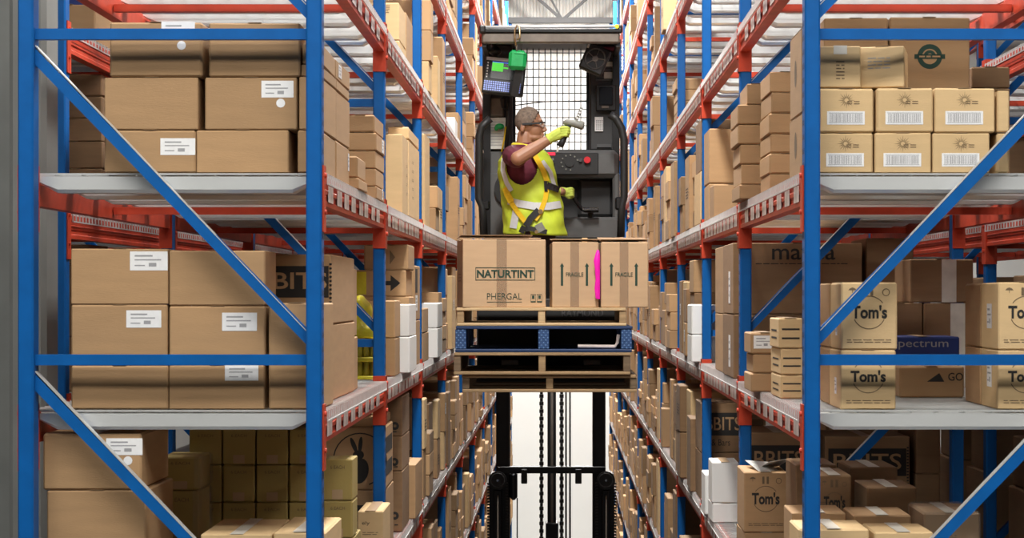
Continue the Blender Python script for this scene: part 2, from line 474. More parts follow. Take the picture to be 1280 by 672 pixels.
rack(-1, 2.235, 9.0-.02, 4, LEV2, 'pallet rack standing behind the left rack, seen through its shelves', True)
rack(1, 2.25, 7.98, 4, LEV2, 'pallet rack standing behind the right rack, seen through its shelves', True)
# ------------------------------------------------------------------ cartons
def face_pt(dim, face, u, v, e=.0008):
    w_, d_, h_ = dim
    if face == 'F': return Vector((u, -d_/2-e, v))
    if face == 'T': return Vector((u, v, h_+e))
    k = 1 if face == 'R' else -1
    return Vector((k*(w_/2+e), k*u, v))
def decal(o, face, polys, m, name, e=.0008, label=None):
    a = MB()
    for P in polys:
        a.add([face_pt(o['_d'], face, u, v, e) for u, v in P], [tuple(range(len(P)))])
    d = link(name, a.mesh(name), m, o)
    if label: d['label'] = label
    return d
def rect(u0, u1, v0, v1): return [(u0, v0), (u1, v0), (u1, v1), (u0, v1)]
def arc(c, r0, r1, a0=0, a1=360, n=28):
    out = []
    for i in range(n):
        t0 = math.radians(a0+(a1-a0)*i/n); t1 = math.radians(a0+(a1-a0)*(i+1)/n)
        out.append([(c[0]+r*math.cos(t), c[1]+r*math.sin(t)) for r, t in ((r0, t0), (r1, t0), (r1, t1), (r0, t1))])
    return out
def words(o, face, s, u, v, w_, h_, m='ink', bold=0., shear=0., e=.001, parent=None, name='lettering', roll=0):
    me = text_mesh(s, bold, shear).copy(); me.materials.clear(); me.materials.append(MATS[m])
    t = bpy.data.objects.new(name, me); COL.objects.link(t); t.parent = o
    t.location = face_pt(o['_d'], face, u, v, e); t.scale = (w_, h_, 1)
    rz = {'F': 0, 'R': math.pi/2, 'L': -math.pi/2}[face]
    M = Matrix.Rotation(rz, 3, 'Z') @ Matrix.Rotation(math.pi/2, 3, 'X') @ Matrix.Rotation(roll, 3, 'Z')
    t.rotation_euler = M.to_euler(); return t
def ship_label(o, face='F', u=0., v=0., w_=.13, h_=.065, dot=False):
    w2, h2 = w_/2, h_/2
    l = decal(o, face, [rect(u-w2, u+w2, v-h2, v+h2)], 'label_white', 'shipping_label', .0012)
    P = [rect(u-w2*.75, u+w2*.2, v+h2*.45, v+h2*.62), rect(u-w2*.75, u+w2*.65, v+h2*.05, v+h2*.18), rect(u-w2*.75, u-w2*.2, v-h2*.55, v-h2*.42),
         rect(u+w2*.0, u+w2*.4, v-h2*.6, v-h2*.2)]
    k = decal(o, face, P, 'ink_grey', 'label_print', .0016); k.parent = l
    if dot: decal(o, face, [[(u+w2*.2+.016*math.cos(i*.4189), v-h2-.02+.016*math.sin(i*.4189)) for i in range(15)]], 'label_white', 'round_sticker', .0012)
def bar_label(o, face, u, v, w_, h_):
    w2, h2 = w_/2, h_/2
    l = decal(o, face, [rect(u-w2, u+w2, v-h2, v+h2)], 'label_white', 'barcode_label', .0012)
    r = random.Random(3); P = []; x = u-w2*.86
    while x < u+w2*.86:
        b = r.uniform(.0012, .0035); P.append(rect(x, x+b, v-h2*.62, v+h2*.62)); x += b+r.uniform(.0015, .0035)
    P += [rect(u-w2*.9, u+w2*.9, v+h2*.68, v+h2*.76), rect(u-w2*.9, u+w2*.9, v-h2*.76, v-h2*.68)]
    k = decal(o, face, P, 'ink_grey', 'barcode', .0016); k.parent = l
def lines(o, face, u, v, w_, n=3, gap=.009, th=.003, m='ink_brown', name='fine_print'):
    r = random.Random(n*7+int(abs(u)*1000)); P = []
    for i in range(n):
        x = u-w_/2; y = v-i*gap
        while x < u+w_/2:
            l = min(r.uniform(.012, .04), u+w_/2-x); P.append(rect(x, x+l, y, y+th)); x += l+.006
    return decal(o, face, P, m, name)
def top_tape(o, m='tape', hang=.05, w_=.048):
    bw, d, h = o['_d']
    a = MB().box(-w_/2, w_/2, -d/2-.0006, d/2+.0006, h+.0002, h+.0012)
    if hang > .005: a.box(-w_/2, w_/2, -d/2-.0012, -d/2-.0002, h-hang, h+.0012)
    return link('packing_tape', a.mesh('packing_tape'), m, o)
NC = [0]
CARTONS = []
def carton(x0, x1, y0, dep, z0, h, m, label, rot=0., group=None, tape=None, jit=.0025, hang=.0):
    r = random.Random(NC[0]); NC[0] += 1
    g = .0015; w_ = x1-x0-2*g
    a = MB().bbox(-w_/2, w_/2, -dep/2, dep/2, 0, h, r.uniform(.003, .007))
    a.v = [(x, y, z if z < h*.9 else z+r.uniform(-jit, 0)) for x, y, z in a.v]
    # flap seam on the top
    me = a.mesh('cardboard_box'); o = link('cardboard_box', me, m); o['_d'] = [w_, dep, h]
    o.location = ((x0+x1)/2, y0+dep/2, z0); o.rotation_euler = (0, 0, math.radians(rot))
    tag(o, label, 'box', group or 'cardboard boxes on the racks'); CARTONS.append(o)
    if tape is None: tape = 'tape' if h > .06 else ''
    if tape: top_tape(o, tape, hang=min(hang, h*.35))
    else: decal(o, 'T', [rect(-w_*.46, w_*.46, -.0015, .0015)] , 'ink_brown', 'flap_seam')
    return o
POS = {1: [''], 2: ['bottom ', 'top '], 3: ['bottom ', 'middle ', 'top '], 4: ['bottom ', 'second ', 'third ', 'top ']}
def stack(D, dep, lev, items, m, desc, phrase, rots=None, tape=None):
    """items: (left px, right px, top px) from the shelf upwards, read on the plane at distance D"""
    zb = CZ+lev+.0125; out = []; n = len(items)
    pw = POS.get(n) or [o+' lowest ' if i else 'lowest ' for i, o in enumerate(ORD[:n-1])]+['topmost ']
    for i, (xl, xr, yt) in enumerate(items):
        zt = Z(yt, D)
        out.append(carton(X(xl, D), X(xr, D), D, dep, zb, zt-zb-.001, m, (pw[i]+desc+' '+phrase).strip(), rot=(rots[i] if rots else random.uniform(-.6, .6)), tape=tape))
        zb = zt
    return out
lA, lB, lC, lD = .425, 1.27, -.42, -1.27
# ---- left rack, front shelf at operator height
b = stack(7.12, .45, lA, [(130, 245, 162), (130, 248, 96), (137, 254, 27)], 'kraft', 'brown carton', 'of the outer stack on the left front shelf at operator height')
ship_label(b[0], u=.10, v=.095, w_=.125, h_=.06); ship_label(b[2], u=.08, v=.165, w_=.12, h_=.065, dot=True)
b = stack(7.12, .45, lA, [(245.5, 362, 162), (256, 372, 96), (261, 376, 28)], 'kraft', 'brown carton', 'of the centre stack on the left front shelf at operator height')
ship_label(b[1], u=.095, v=.145, w_=.115, h_=.06, dot=True)
b = stack(7.12, .46, lA, [(371, 402, 162), (374, 402, 95), (377, 402, 80), (377, 402, 53)], 'kraft', 'carton', 'behind the blue aisle post, left front shelf at operator height')
b = stack(7.6, .46, lA, [(393, 421, 175), (393, 421, 112), (393, 421, 98), (393, 421, 73)], 'kraft', 'carton', 'just behind the aisle post stack, left shelf at operator height')
ship_label(b[3], 'R', u=-.1, v=.04, w_=.10, h_=.05)
ship_label(b[0], 'R', u=.2, v=.10, w_=.05, h_=.07)
stack(8.15, .36, lA, [(400, 449, 222), (404, 447, 194)], 'kraft', 'small carton', 'before the flat carton pile, left shelf at operator height')
b = stack(9.0, .42, lA, [(430, 471, 232), (428, 470, 210), (430, 470, 188), (428, 471, 165), (432, 469, 143)], 'kraft', 'flat carton', 'in the five-high pile, left shelf at operator height')
ship_label(b[3], 'R', u=.1, v=.04, w_=.10, h_=.06); ship_label(b[0], 'R', u=.1, v=.035, w_=.05, h_=.05)
b = stack(10.55, .42, lA, [(455, 503, 167)], 'kraft_light', 'tall light carton', 'nearest in the second left bay at operator height')
for k in range(4): lines(b[0], 'R', .12, .12+k*.05, .08, 2)
b = stack(11.02, .84, lA, [(455, 511, 174), (484, 511, 158)], 'kraft_light', 'tall light carton', 'farthest in the second left bay at operator height')
for k in range(5): lines(b[0], 'R', -.1, .12+k*.05, .12, 2)
# ---- left rack, shelf above operator height
b = stack(10.5, .42, lB, [(450, 500, 50), (452, 499.5, 3)], 'kraft_light', 'light carton', 'at the near end of the left shelf above operator height')
lines(b[1], 'F', .0, .18, .10, 5); b = stack(10.95, .5, lB, [(460, 508, 15)], 'kraft', 'brown carton', 'second along the left shelf above operator height')
stack(15.9, .5, lB, [(540, 568.5, 146)], 'white_carton', 'white carton', 'alone on the fourth left bay above operator height')
stack(16.45, .4, lB, [(545, 573, 140)], 'kraft', 'brown carton', 'behind the lone white carton above operator height')
# ---- left rack, front shelf at pallet height
b = stack(7.12, .48, lC, [(88, 210, 456), (88, 209, 380), (88, 210, 310)], 'kraft', 'brown carton', 'of the outer stack on the left front shelf at pallet height')
ship_label(b[1], u=.088, v=.165, w_=.125, h_=.062); ship_label(b[2], u=.105, v=.155, w_=.135, h_=.068)
b = stack(7.12, .27, lC, [(211, 331, 456), (211, 332, 382), (211, 332, 312)], 'kraft', 'brown carton', 'of the centre stack on the left front shelf at pallet height')
ship_label(b[0], u=.09, v=.13, w_=.12, h_=.055); ship_label(b[1], u=.08, v=.155, w_=.125, h_=.065)
stack(7.12, .37, lC, [(336, 402, 378)], 'kraft', 'tall plain carton', 'beside the aisle post, left front shelf at pallet height')
def bbits(o, txt='BBITS', sub='& Bars', k=1., face='F', ink='ink', paper='kraft', full=True):
    w_, d, h = o['_d']; W_ = w_ if face == 'F' else d
    p = decal(o, face, [rect(-W_*.46, W_*.46, h*.34, h*.80)], ink, 'printed_band')
    t = words(o, face, txt, 0, h*.58, W_*.80, h*.27, paper, .008, e=.0016)
    words(o, face, sub, -W_*.05, h*.20, W_*.42, h*.13, 'ink', 0)
    if full:
        P = [rect(W_*.46+.002, W_*.46+.012, h*(.1+.05*i), h*(.125+.05*i)) for i in range(15)]; decal(o, face, P, ink, 'printed_edge')
b = stack(7.67, .82, lC, [(290, 415, 405), (290, 415, 317)], 'kraft', 'brown carton', 'printed with big black band, left front shelf at pallet height')
o = b[1]; w_, d, h = o['_d']
decal(o, 'F', [rect(-.16, .182, h*.38, h*.83)], 'ink', 'printed_band')
decal(o, 'F', [rect(.184, .194, h*(.06+.06*i), h*(.09+.06*i)) for i in range(14)], 'ink', 'printed_edge')
words(o, 'F', 'BITS', .072, h*.62, .205, h*.24, 'kraft', .014, e=.0016); words(o, 'F', 'Bars', .012, h*.28, .10, h*.12, 'ink')
stack(8.52, .15, lC, [(380, 443, 420), (380, 442, 335)], 'kraft', 'brown carton', 'behind the black-band cartons, left shelf at pallet height')
b = stack(10.02, .33, lC, [(430, 494, 422), (432, 494, 375)], 'kraft', 'brown carton', 'just past the second blue post, left shelf at pallet height')
b = stack(10.42, .58, lC, [(460, 511.6, 420), (458, 511, 380)], 'white_carton', 'white carton', 'nearer of two white pairs, left shelf at pallet height')
b = stack(11.05, .42, lC, [(430, 511, 370), (435, 508, 337), (455, 511, 305)], 'kraft', 'brown carton', 'of the pile behind the near white cartons, left rack')
o = b[1]; w_, d, h = o['_d']
decal(o, 'F', [rect(-.155, -.06, .01, h-.01)], 'yellow_pack', 'yellow_label', label='yellow label')
decal(o, 'F', [rect(.02, .075, h/2-.012, h/2+.012), [(.075, h/2-.045), (.13, h/2), (.075, h/2+.045)]], 'ink', 'printed_arrow')
decal(b[2], 'F', [[(-.05, .07), (-.02, .11), (-.02, .03)], [(.05, .07), (.02, .03), (.02, .11)]], 'ink_brown', 'printed_mark')
b = stack(11.55, .4, lC, [(460, 519, 400), (462, 519, 331)], 'kraft', 'carton', 'with black panel behind the arrow carton, left rack')
decal(b[1], 'R', [rect(-.16, .0, .16, .30)], 'ink', 'printed_panel'); ship_label(b[1], 'R', u=-.08, v=.10, w_=.16, h_=.09)
b = stack(12.15, .5, lC, [(490, 529, 416), (492, 529, 385)], 'kraft', 'small carton', 'before the far white pair, left shelf at pallet height')
b = stack(13.0, .6, lC, [(500, 547, 410), (502, 547, 378)], 'white_carton', 'white carton', 'farther of two white pairs, left shelf at pallet height')
# yellow packs behind the second frame
def yellow_pack(x0, x1, y0, d, z0, h, label):
    t = thing('bottle_pack', ((x0+x1)/2, y0, z0), label, 'pack', 'yellow packs on the left rack')
    a = MB().bbox(x0, x1, y0, y0+d, z0, z0+.016, .004); a.bbox(x0, x1, y0, y0+d, z0+h*.46, z0+h*.58, .004); a.bbox(x0, x1, y0, y0+d, z0+h-.014, z0+h, .004)
    a.build('band', 'yellow_pack', t)
    n = 4
    for k in range(n):
        xx = x0+(k+.5)*(x1-x0)/n
        for zz, hh in ((z0+.016, h*.44), (z0+h*.58, h*.37)):
            MB().cap((xx, y0+.035, zz+.01), (xx, y0+.035, zz+hh-.02), .017, .015, 10).build('bottle', 'yellow_dark', t)
    MB().box(x0+.01, x1-.01, y0+.06, y0+d-.01, z0+.016, z0+h-.014).build('liner', 'yellow_dark', t)
zd = CZ+lC+.0125
yellow_pack(X(436, 9.66), X(470, 9.66), 9.66, .3, zd, .185, 'yellow strapped pack of bottles standing on the left shelf')
yb = MB()
for k, (px, py, r) in enumerate(((443, 409, .06), (453, 406, .065), (462, 412, .05), (449, 396, .06), (456, 388, .05), (450, 378, .04))):
    c = W(px, py, 9.78); yb.ell((c.x, c.y, c.z), (r*.8, .10, r), 12, 8)
yb.box(X(438, 9.66), X(468, 9.66), 9.68, 9.9, zd+.200, zd+.25)
o = yb.build('plastic_bag', 'yellow_pack', label='crumpled yellow plastic bag on top of the yellow bottle pack', cat='bag')
rm = o.modifiers.new('r', 'REMESH'); rm.mode = 'VOXEL'; rm.voxel_size = .012; rm.use_smooth_shade = True
o.modifiers.new('s', 'SMOOTH').iterations = 3
# ---- left rack, front shelf below pallet height
b = stack(7.12, .5, lD, [(58, 183, 612), (53, 177, 541)], 'kraft', 'large brown carton', 'at the lower left corner of the picture')
ship_label(b[1], u=.115, v=.155, w_=.13, h_=.06, dot=True)
stack(7.25, .5, lD, [(250, 340, 667)], 'kraft_light', 'white-taped carton', 'at the bottom edge under the olive cartons, outer one', tape='tape_white')
stack(7.25, .5, lD, [(342, 408, 664)], 'kraft_light', 'white-taped carton', 'at the bottom edge under the olive cartons, aisle one', tape='tape_white')
def each(o, s_='6 EACH'):
    w_, d, h = o['_d']; words(o, 'F', s_, 0, h*.80, w_*.48, h*.085, 'ink_brown'); decal(o, 'F', [rect(-w_*.18, w_*.18, 0.004, h*.26)], 'tape', 'tape_end')
b = stack(8.06, .34, lD, [(236, 441, 673)], 'kraft_olive', 'wide olive carton', 'carrying the grid of small olive cartons', tape='')
zb0 = Z(673, 8.06)-CZ
GC = [(236, 277), (278, 319), (320, 360), (361, 402), (403, 441)]
for ci, (a0, a1) in enumerate(GC):
    it = [(a0, a1, 627), (a0, a1, 580), (a0, a1, 535)] if ci < 4 else [(a0, a1, 625), (a0, a1, 573)]
    b = stack(8.06, .2, zb0-.011, it, 'kraft_olive', 'small olive carton', 'in the %s column of the olive carton grid' % ['first', 'second', 'third', 'fourth', 'aisle-side'][ci], tape='')
    for o in b: each(o)
b = stack(7.8, .24, lD, [(199, 250, 672), (200, 249, 612), (200, 250, 570)], 'kraft_olive', 'olive carton', 'of the shrink-wrapped pair left of the olive grid', tape='')
for o in b[1:]:
    each(o); w_, d, h = o['_d']; a = MB().bbox(w_/2-.03, w_/2+.012, -d/2-.004, d/2+.002, 0.002, h, .01); link('shrink_wrap', a.mesh('shrink_wrap'), 'wrap', o)
b = stack(9.0, .4, lD, [(446, 479, 638)], 'kraft_light', 'light carton', 'below the rabbit carton at the left aisle edge')
words(b[0], 'F', 'ely', -.02, b[0]['_d'][2]*.8, .035, .02, 'ink'); lines(b[0], 'F', .0, b[0]['_d'][2]*.65, .07, 2)
b = stack(9.65, .5, lD, [(400, 481, 612), (400, 481, 533), (404, 478, 521)], 'kraft', 'brown carton', 'of the rabbit-print stack in the second left bay')
o = b[1]; w_, d, h = o['_d']; cx, cz = .035, h*.48
decal(o, 'F', arc((cx, cz), .125, .131, -70, 250), 'ink', 'printed_ring')
def blob(c, rx, ry, a=0, n=18):
    a = math.radians(a); return [(c[0]+rx*math.cos(t)*math.cos(a)-ry*math.sin(t)*math.sin(a), c[1]+rx*math.cos(t)*math.sin(a)+ry*math.sin(t)*math.cos(a)) for t in [2*math.pi*i/n for i in range(n)]]
decal(o, 'F', [blob((cx+.0, cz-.055), .042, .062, -12)], 'ink', 'printed_rabbit')
decal(o, 'F', [blob((cx-.008, cz+.022), .028, .024, 15)], 'ink', 'printed_rabbit', .0009)
decal(o, 'F', [blob((cx-.030, cz+.070), .011, .040, 22)], 'ink', 'printed_rabbit', .001)
decal(o, 'F', [blob((cx+.002, cz+.072), .010, .040, -6)], 'ink', 'printed_rabbit', .0011)
decal(o, 'R', [rect(-.2, .2, .06, .13), rect(-.2, .2, .17, .25)], 'ink', 'printed_panel')
decal(b[0], 'F', [rect(-.05, .12, .16, .24)], 'ink', 'printed_panel')
b = stack(10.6, .5, lD, [(450, 503, 588), (450, 503, 545), (452, 503, 495)], 'kraft_dark', 'dark carton', 'with round stamp before the third left post')
for o in b:
    w_, d, h = o['_d']; decal(o, 'F', arc((w_*.32, h*.26), .008, .022, 0, 360, 14), 'ink', 'printed_logo'); lines(o, 'F', w_*.15, h*.1, w_*.5, 1, th=.006, m='ink')
stack(11.2, .5, lD, [(480, 520, 580)], 'kraft', 'narrow carton', 'at the third left post below pallet height')
# ---- right rack, front shelf at operator height
def sun(o):
    w_, d, h = o['_d']; P = []; c = (-.0, h*.73)
    for i in range(16):
        t = i*math.pi/8; r1 = .026 if i % 2 else .032; dx, dz = math.cos(t), math.sin(t); nx, nz = -dz*.0016, dx*.0016
        P.append([(c[0]+dx*.011+nx, c[1]+dz*.011+nz), (c[0]+dx*r1, c[1]+dz*r1), (c[0]+dx*.011-nx, c[1]+dz*.011-nz)])
    P += arc(c, .008, .0105, n=16)
    decal(o, 'F', P, 'ink_sun', 'printed_sun'); lines(o, 'F', .025, h*.69, .045, 2, .008, .003)
    bar_label(o, 'F', -.002, h*.33, .135, .048)
PH = 'right front shelf at operator height'
b = stack(7.12, .3, lA, [(1023, 1092, 165.5), (1023, 1092, 110)], 'kraft_light', 'sun-print carton', 'next to the blue post, '+PH); [sun(o) for o in b]
b2 = stack(7.12, .3, lA, [(1092.8, 1164, 165.5), (1095, 1167, 109.5)], 'kraft_light', 'sun-print carton', 'in the middle column, '+PH); [sun(o) for o in b2]
b3 = stack(7.12, .3, lA, [(1164.8, 1237, 165.5), (1168, 1244, 109.5)], 'kraft_light', 'sun-print carton', 'in the outer column, '+PH); [sun(o) for o in b3]
b = stack(7.13, .26, Z(109.3, 7.12)-CZ-.0115, [(1024, 1076, 57)], 'kraft_light', 'light carton', 'with sideways print above the sun cartons')
lines(b[0], 'F', 0, .09, .03, 6, .012, .004); top_tape(b[0], 'tape_white', .03)
b = stack(7.14, .24, Z(109, 7.12)-CZ-.0115, [(1083.5, 1140, 57)], 'kraft_light', 'light carton', 'turned slightly, above the middle sun cartons', rots=[-13])
lines(b[0], 'F', -.01, .105, .08, 4, .012, .003, 'ink_grey')
b = stack(7.5, .45, lA, [(1030, 1111, 118), (1030, 1111, 22)], 'kraft', 'big carton', 'behind the sideways-print carton, '+PH)
b = stack(7.5, .45, lA, [(1112, 1213, 118), (1112, 1213, 21)], 'kraft', 'big carton', 'with round green emblem, '+PH)
o = b[1]; w_, d, h = o['_d']; c = (.0, h*.49)
decal(o, 'F', arc(c, .029, .047)+[rect(c[0]-.058, c[0]+.058, c[1]-.009, c[1]+.009)]+arc(c, .012, .024, 10, 170, 12), 'ink_green', 'printed_emblem')
lines(o, 'F', c[0], c[1]-.003, .08, 1, .01, .006, 'kraft').location.y -= .0008
stack(7.12, .36, lA, [(1246, 1262, 165), (1246, 1262, 112)], 'kraft_light', 'narrow carton', 'beside the outer sun cartons, '+PH)
stack(8.0, .4, lA, [(1215, 1263, 160), (1215, 1263, 110), (1215, 1263, 83)], 'kraft_dark', 'dark carton', 'at the far right rear, '+PH)
b = stack(7.12, .36, lA, [(1001.5, 1021, 141), (1001.5, 1021, 34)], 'kraft', 'carton', 'hidden by the right blue post at operator height')
for o in b:
    w_, d, h = o['_d']; decal(o, 'L', [blob((0, h*.52), .035, .05)], 'ink_brown', 'printed_logo')
b = stack(8.5, .4, lA, [(962, 1005, 217), (961, 1004, 191), (962, 1005, 167), (961, 1004, 141), (963, 1005, 115), (962, 1003, 89)], 'kraft', 'flat carton', 'in the six-high pile, right shelf at operator height')
b = stack(9.0, .4, lA, [(924, 985, 230), (926, 985, 205), (925, 984, 180), (922, 985, 155), (922, 984, 130), (934, 958, 104)], 'kraft', 'flat carton', 'in the pile before the second right post')
ship_label(b[2], u=.02, v=.04, w_=.05, h_=.05)
stack(11.2, .3, lA, [(892, 938, 230)], 'kraft', 'low carton', 'in the second right bay at operator height')
stack(11.55, .4, lA, [(886, 935, 229), (886, 935, 160)], 'kraft', 'carton', 'of the tall pair in the second right bay')
# ---- right rack, front shelf at pallet height
def toms(o, face='F', sc=1.):
    w_, d, h = o['_d']; W_ = w_ if face == 'F' else d; c = (0, h*.56)
    words(o, face, "Tom's", c[0], c[1], W_*.64, h*.20, 'ink', .035, .0)
    for a0, a1 in ((35, 145), (205, 335)): decal(o, face, arc((c[0], c[1]-.002), W_*.285, W_*.30, a0, a1, 16), 'ink_brown', 'printed_ring')
    decal(o, face, [[(-W_*.30+dx*W_*.075, h*.88+dz*W_*.05) for dx, dz in ((-1, 0), (-.6, .7), (0, 1), (.6, .7), (1, 0))], rect(-W_*.305, -W_*.295, h*.84, h*.88)], 'ink_brown', 'umbrella_mark')
    decal(o, face, [rect(-.016, -.006, h*.80, h*.92), rect(.004, .014, h*.80, h*.92)], 'ink_brown', 'arrow_mark')
    decal(o, face, arc((W_*.30, h*.85), W_*.055, W_*.068, n=16), 'ink_brown', 'round_mark')
    lines(o, face, 0, h*.14, W_*.8, 2, .008, .003)
PC = 'right front shelf at pallet height'
b = stack(7.12, .28, lC, [(1050, 1120, 437), (1051, 1122, 352)], 'kraft_light', 'ringed-logo carton', 'next to the blue post, '+PC); [toms(o) for o in b]
for o in b: ship_label(o, 'L', .02, .08, .05, .06)
b = stack(7.42, .28, lC, [(1036, 1103, 434), (1036, 1103, 353)], 'kraft', 'carton', 'directly behind the left logo cartons, '+PC)
b = stack(7.12, .28, lC, [(1247, 1317, 437), (1247, 1317, 352)], 'kraft_light', 'ringed-logo carton', 'cut by the right picture edge, '+PC); [toms(o) for o in b]
for o in b: ship_label(o, 'L', .0, .12, .08, .09)
b = stack(7.42, .28, lC, [(1225, 1292, 434), (1225, 1292, 353)], 'kraft', 'carton', 'directly behind the right logo cartons, '+PC)
b = stack(7.95, .3, lC, [(1124, 1206, 457)], 'kraft', 'low carton', 'with black mountain print under the blue carton, '+PC)
o = b[0]; h = o['_d'][2]; words(o, 'F', 'GO', .095, h*.66, .06, .032, 'ink', .01); decal(o, 'F', [[(-.02, h*.5), (.03, h*.78), (.05, h*.5)]], 'ink', 'printed_peak')
b = stack(8.4, .3, lC, [(1112, 1200, 420)], 'blue_carton', 'dark blue carton', 'with pale lettering, '+PC)
words(b[0], 'F', 'Spectrum', -.02, b[0]['_d'][2]*.86, .24, .045, 'ink_grey', 0)
b = stack(8.8, .4, lC, [(1095, 1153, 378)], 'kraft_dark', 'dark carton', 'left behind the blue carton, '+PC)
b = stack(8.8, .4, lC, [(1154, 1222, 378), (1137, 1217, 323)], 'kraft_dark', 'dark carton', 'with pale tape strip, '+PC)
for o in b: w_, d, h = o['_d']; decal(o, 'F', [rect(.0, .065, 0.002, h-.002)], 'tape_white', 'tape_strip')
b = stack(7.85, .34, lC, [(975, 1004, 468), (975, 1004, 435), (973, 1004, 397)], 'kraft_light', 'small carton', 'of the pile by the blue post, '+PC)
for o in b: h = o['_d'][2]; decal(o, 'L', [rect(-.1, .1, h*.3, h*.36), rect(-.1, .1, h*.55, h*.61)], 'ink', 'strap_mark'); decal(o, 'F', [rect(-.035, .035, h*.3, h*.36), rect(-.035, .035, h*.6, h*.66)], 'ink', 'strap_mark')
b = stack(8.42, .3, lC, [(938, 976, 466), (941, 978, 442), (938, 977, 415)], 'kraft', 'small carton', 'of the leaning pile, right shelf at pallet height')
ship_label(b[2], 'F', -.01, .05, .085, .055)
b = stack(9.75, .6, lC, [(916, 1078, 392), (916, 1078, 303)], 'kraft_dark', 'huge dark carton', 'with wide lettering in the second right bay')
for o in b: h = o['_d'][2]; words(o, 'F', 'mavea', .03, h*.84, .31, .055, 'ink', .006); lines(o, 'F', .02, h*.7, .45, 1, .01, .004, 'ink')
for o in b: ship_label(o, 'L', .1, .13, .11, .16)
b = stack(10.42, .6, lC, [(905, 1055, 392), (905, 1055, 307)], 'kraft', 'huge carton', 'behind the wide-lettered dark cartons')
b = stack(9.8, .5, lC, [(1082, 1142, 392), (1082, 1142, 297)], 'kraft_dark', 'dark carton', 'right of the wide-lettered dark cartons')
b = stack(12.15, .36, lC, [(864, 899, 418), (864, 899, 380)], 'white_carton', 'white carton', 'in the third right bay at pallet height')
decal(b[1], 'F', [rect(.02, .08, .03, .15)], 'ink_grey', 'printed_panel')
# ---- right rack, front shelf below pallet height
PD_ = 'lower right cluster'
def low(D, dep, items, desc, phrase, m='kraft', logo=False):
    b = stack(D, dep, lD, items, m, desc, phrase, tape='tape_white')
    lines(b[-1], 'F', -.02, b[-1]['_d'][2]*.55, .08, 2)
    if logo: toms(b[-1])
    return b
low(7.15, .3, [(998, 1087, 735), (998, 1087, 660)], 'tan carton', 'nearest the blue post, front row, '+PD_, 'kraft_light')
b = low(7.15, .28, [(1092, 1167, 740), (1092, 1167, 664)], 'tan carton', 'second in the front row, '+PD_, 'kraft_light')
low(7.6, .3, [(990, 1058, 700), (990, 1058, 640)], 'carton', 'nearest the post, second row, '+PD_)
low(7.6, .3, [(1067, 1140, 700), (1067, 1140, 643)], 'carton', 'middle of the second row, '+PD_)
b = low(7.6, .36, [(1155, 1226, 705), (1155, 1226, 640)], 'shrink-wrapped carton', 'outer end of second row, '+PD_)
w_, d, h = b[1]['_d']; a = MB().bbox(-w_/2-.004, w_/2+.004, -d/2-.006, d/2+.004, .002, h+.006, .012); link('shrink_wrap', a.mesh('shrink_wrap'), 'wrap', b[1])
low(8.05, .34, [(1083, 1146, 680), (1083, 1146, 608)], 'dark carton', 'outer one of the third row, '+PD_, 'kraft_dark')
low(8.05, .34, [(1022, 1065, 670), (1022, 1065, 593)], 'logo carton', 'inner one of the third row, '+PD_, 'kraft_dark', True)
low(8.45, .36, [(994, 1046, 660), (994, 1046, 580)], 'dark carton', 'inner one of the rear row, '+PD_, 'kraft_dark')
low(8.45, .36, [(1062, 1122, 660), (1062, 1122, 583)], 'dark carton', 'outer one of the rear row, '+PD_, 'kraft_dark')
b = stack(9.05, .38, lD, [(930, 985, 665), (930, 985, 589)], 'kraft', 'ringed-logo carton', 'with paper on top at the right aisle edge', tape='tape_white'); toms(b[1])
w_, d, h = b[1]['_d']
for k, (xx, rr) in enumerate(((.0, 8), (.05, -14))):
    a = MB().box(-.055, .055, -.13, .1, 0, .0015); link('paper_flap', a.mesh('paper_flap'), 'paper', b[1], (xx, -.02, h+.012+k*.006), (math.radians(rr), math.radians(rr*.6), .2))
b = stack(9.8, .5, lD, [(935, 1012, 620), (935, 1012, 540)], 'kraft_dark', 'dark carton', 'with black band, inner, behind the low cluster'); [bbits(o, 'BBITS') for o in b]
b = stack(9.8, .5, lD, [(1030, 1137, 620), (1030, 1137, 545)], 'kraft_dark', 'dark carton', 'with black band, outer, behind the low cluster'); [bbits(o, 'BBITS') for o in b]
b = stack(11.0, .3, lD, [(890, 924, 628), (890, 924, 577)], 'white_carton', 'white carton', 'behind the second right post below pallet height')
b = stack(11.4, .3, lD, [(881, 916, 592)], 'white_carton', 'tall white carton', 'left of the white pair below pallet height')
b = stack(12.2, .5, lD, [(876, 932, 565), (876, 932, 503)], 'kraft_dark', 'dark carton', 'with black band in the third right bay'); [bbits(o, 'BBITS') for o in b]
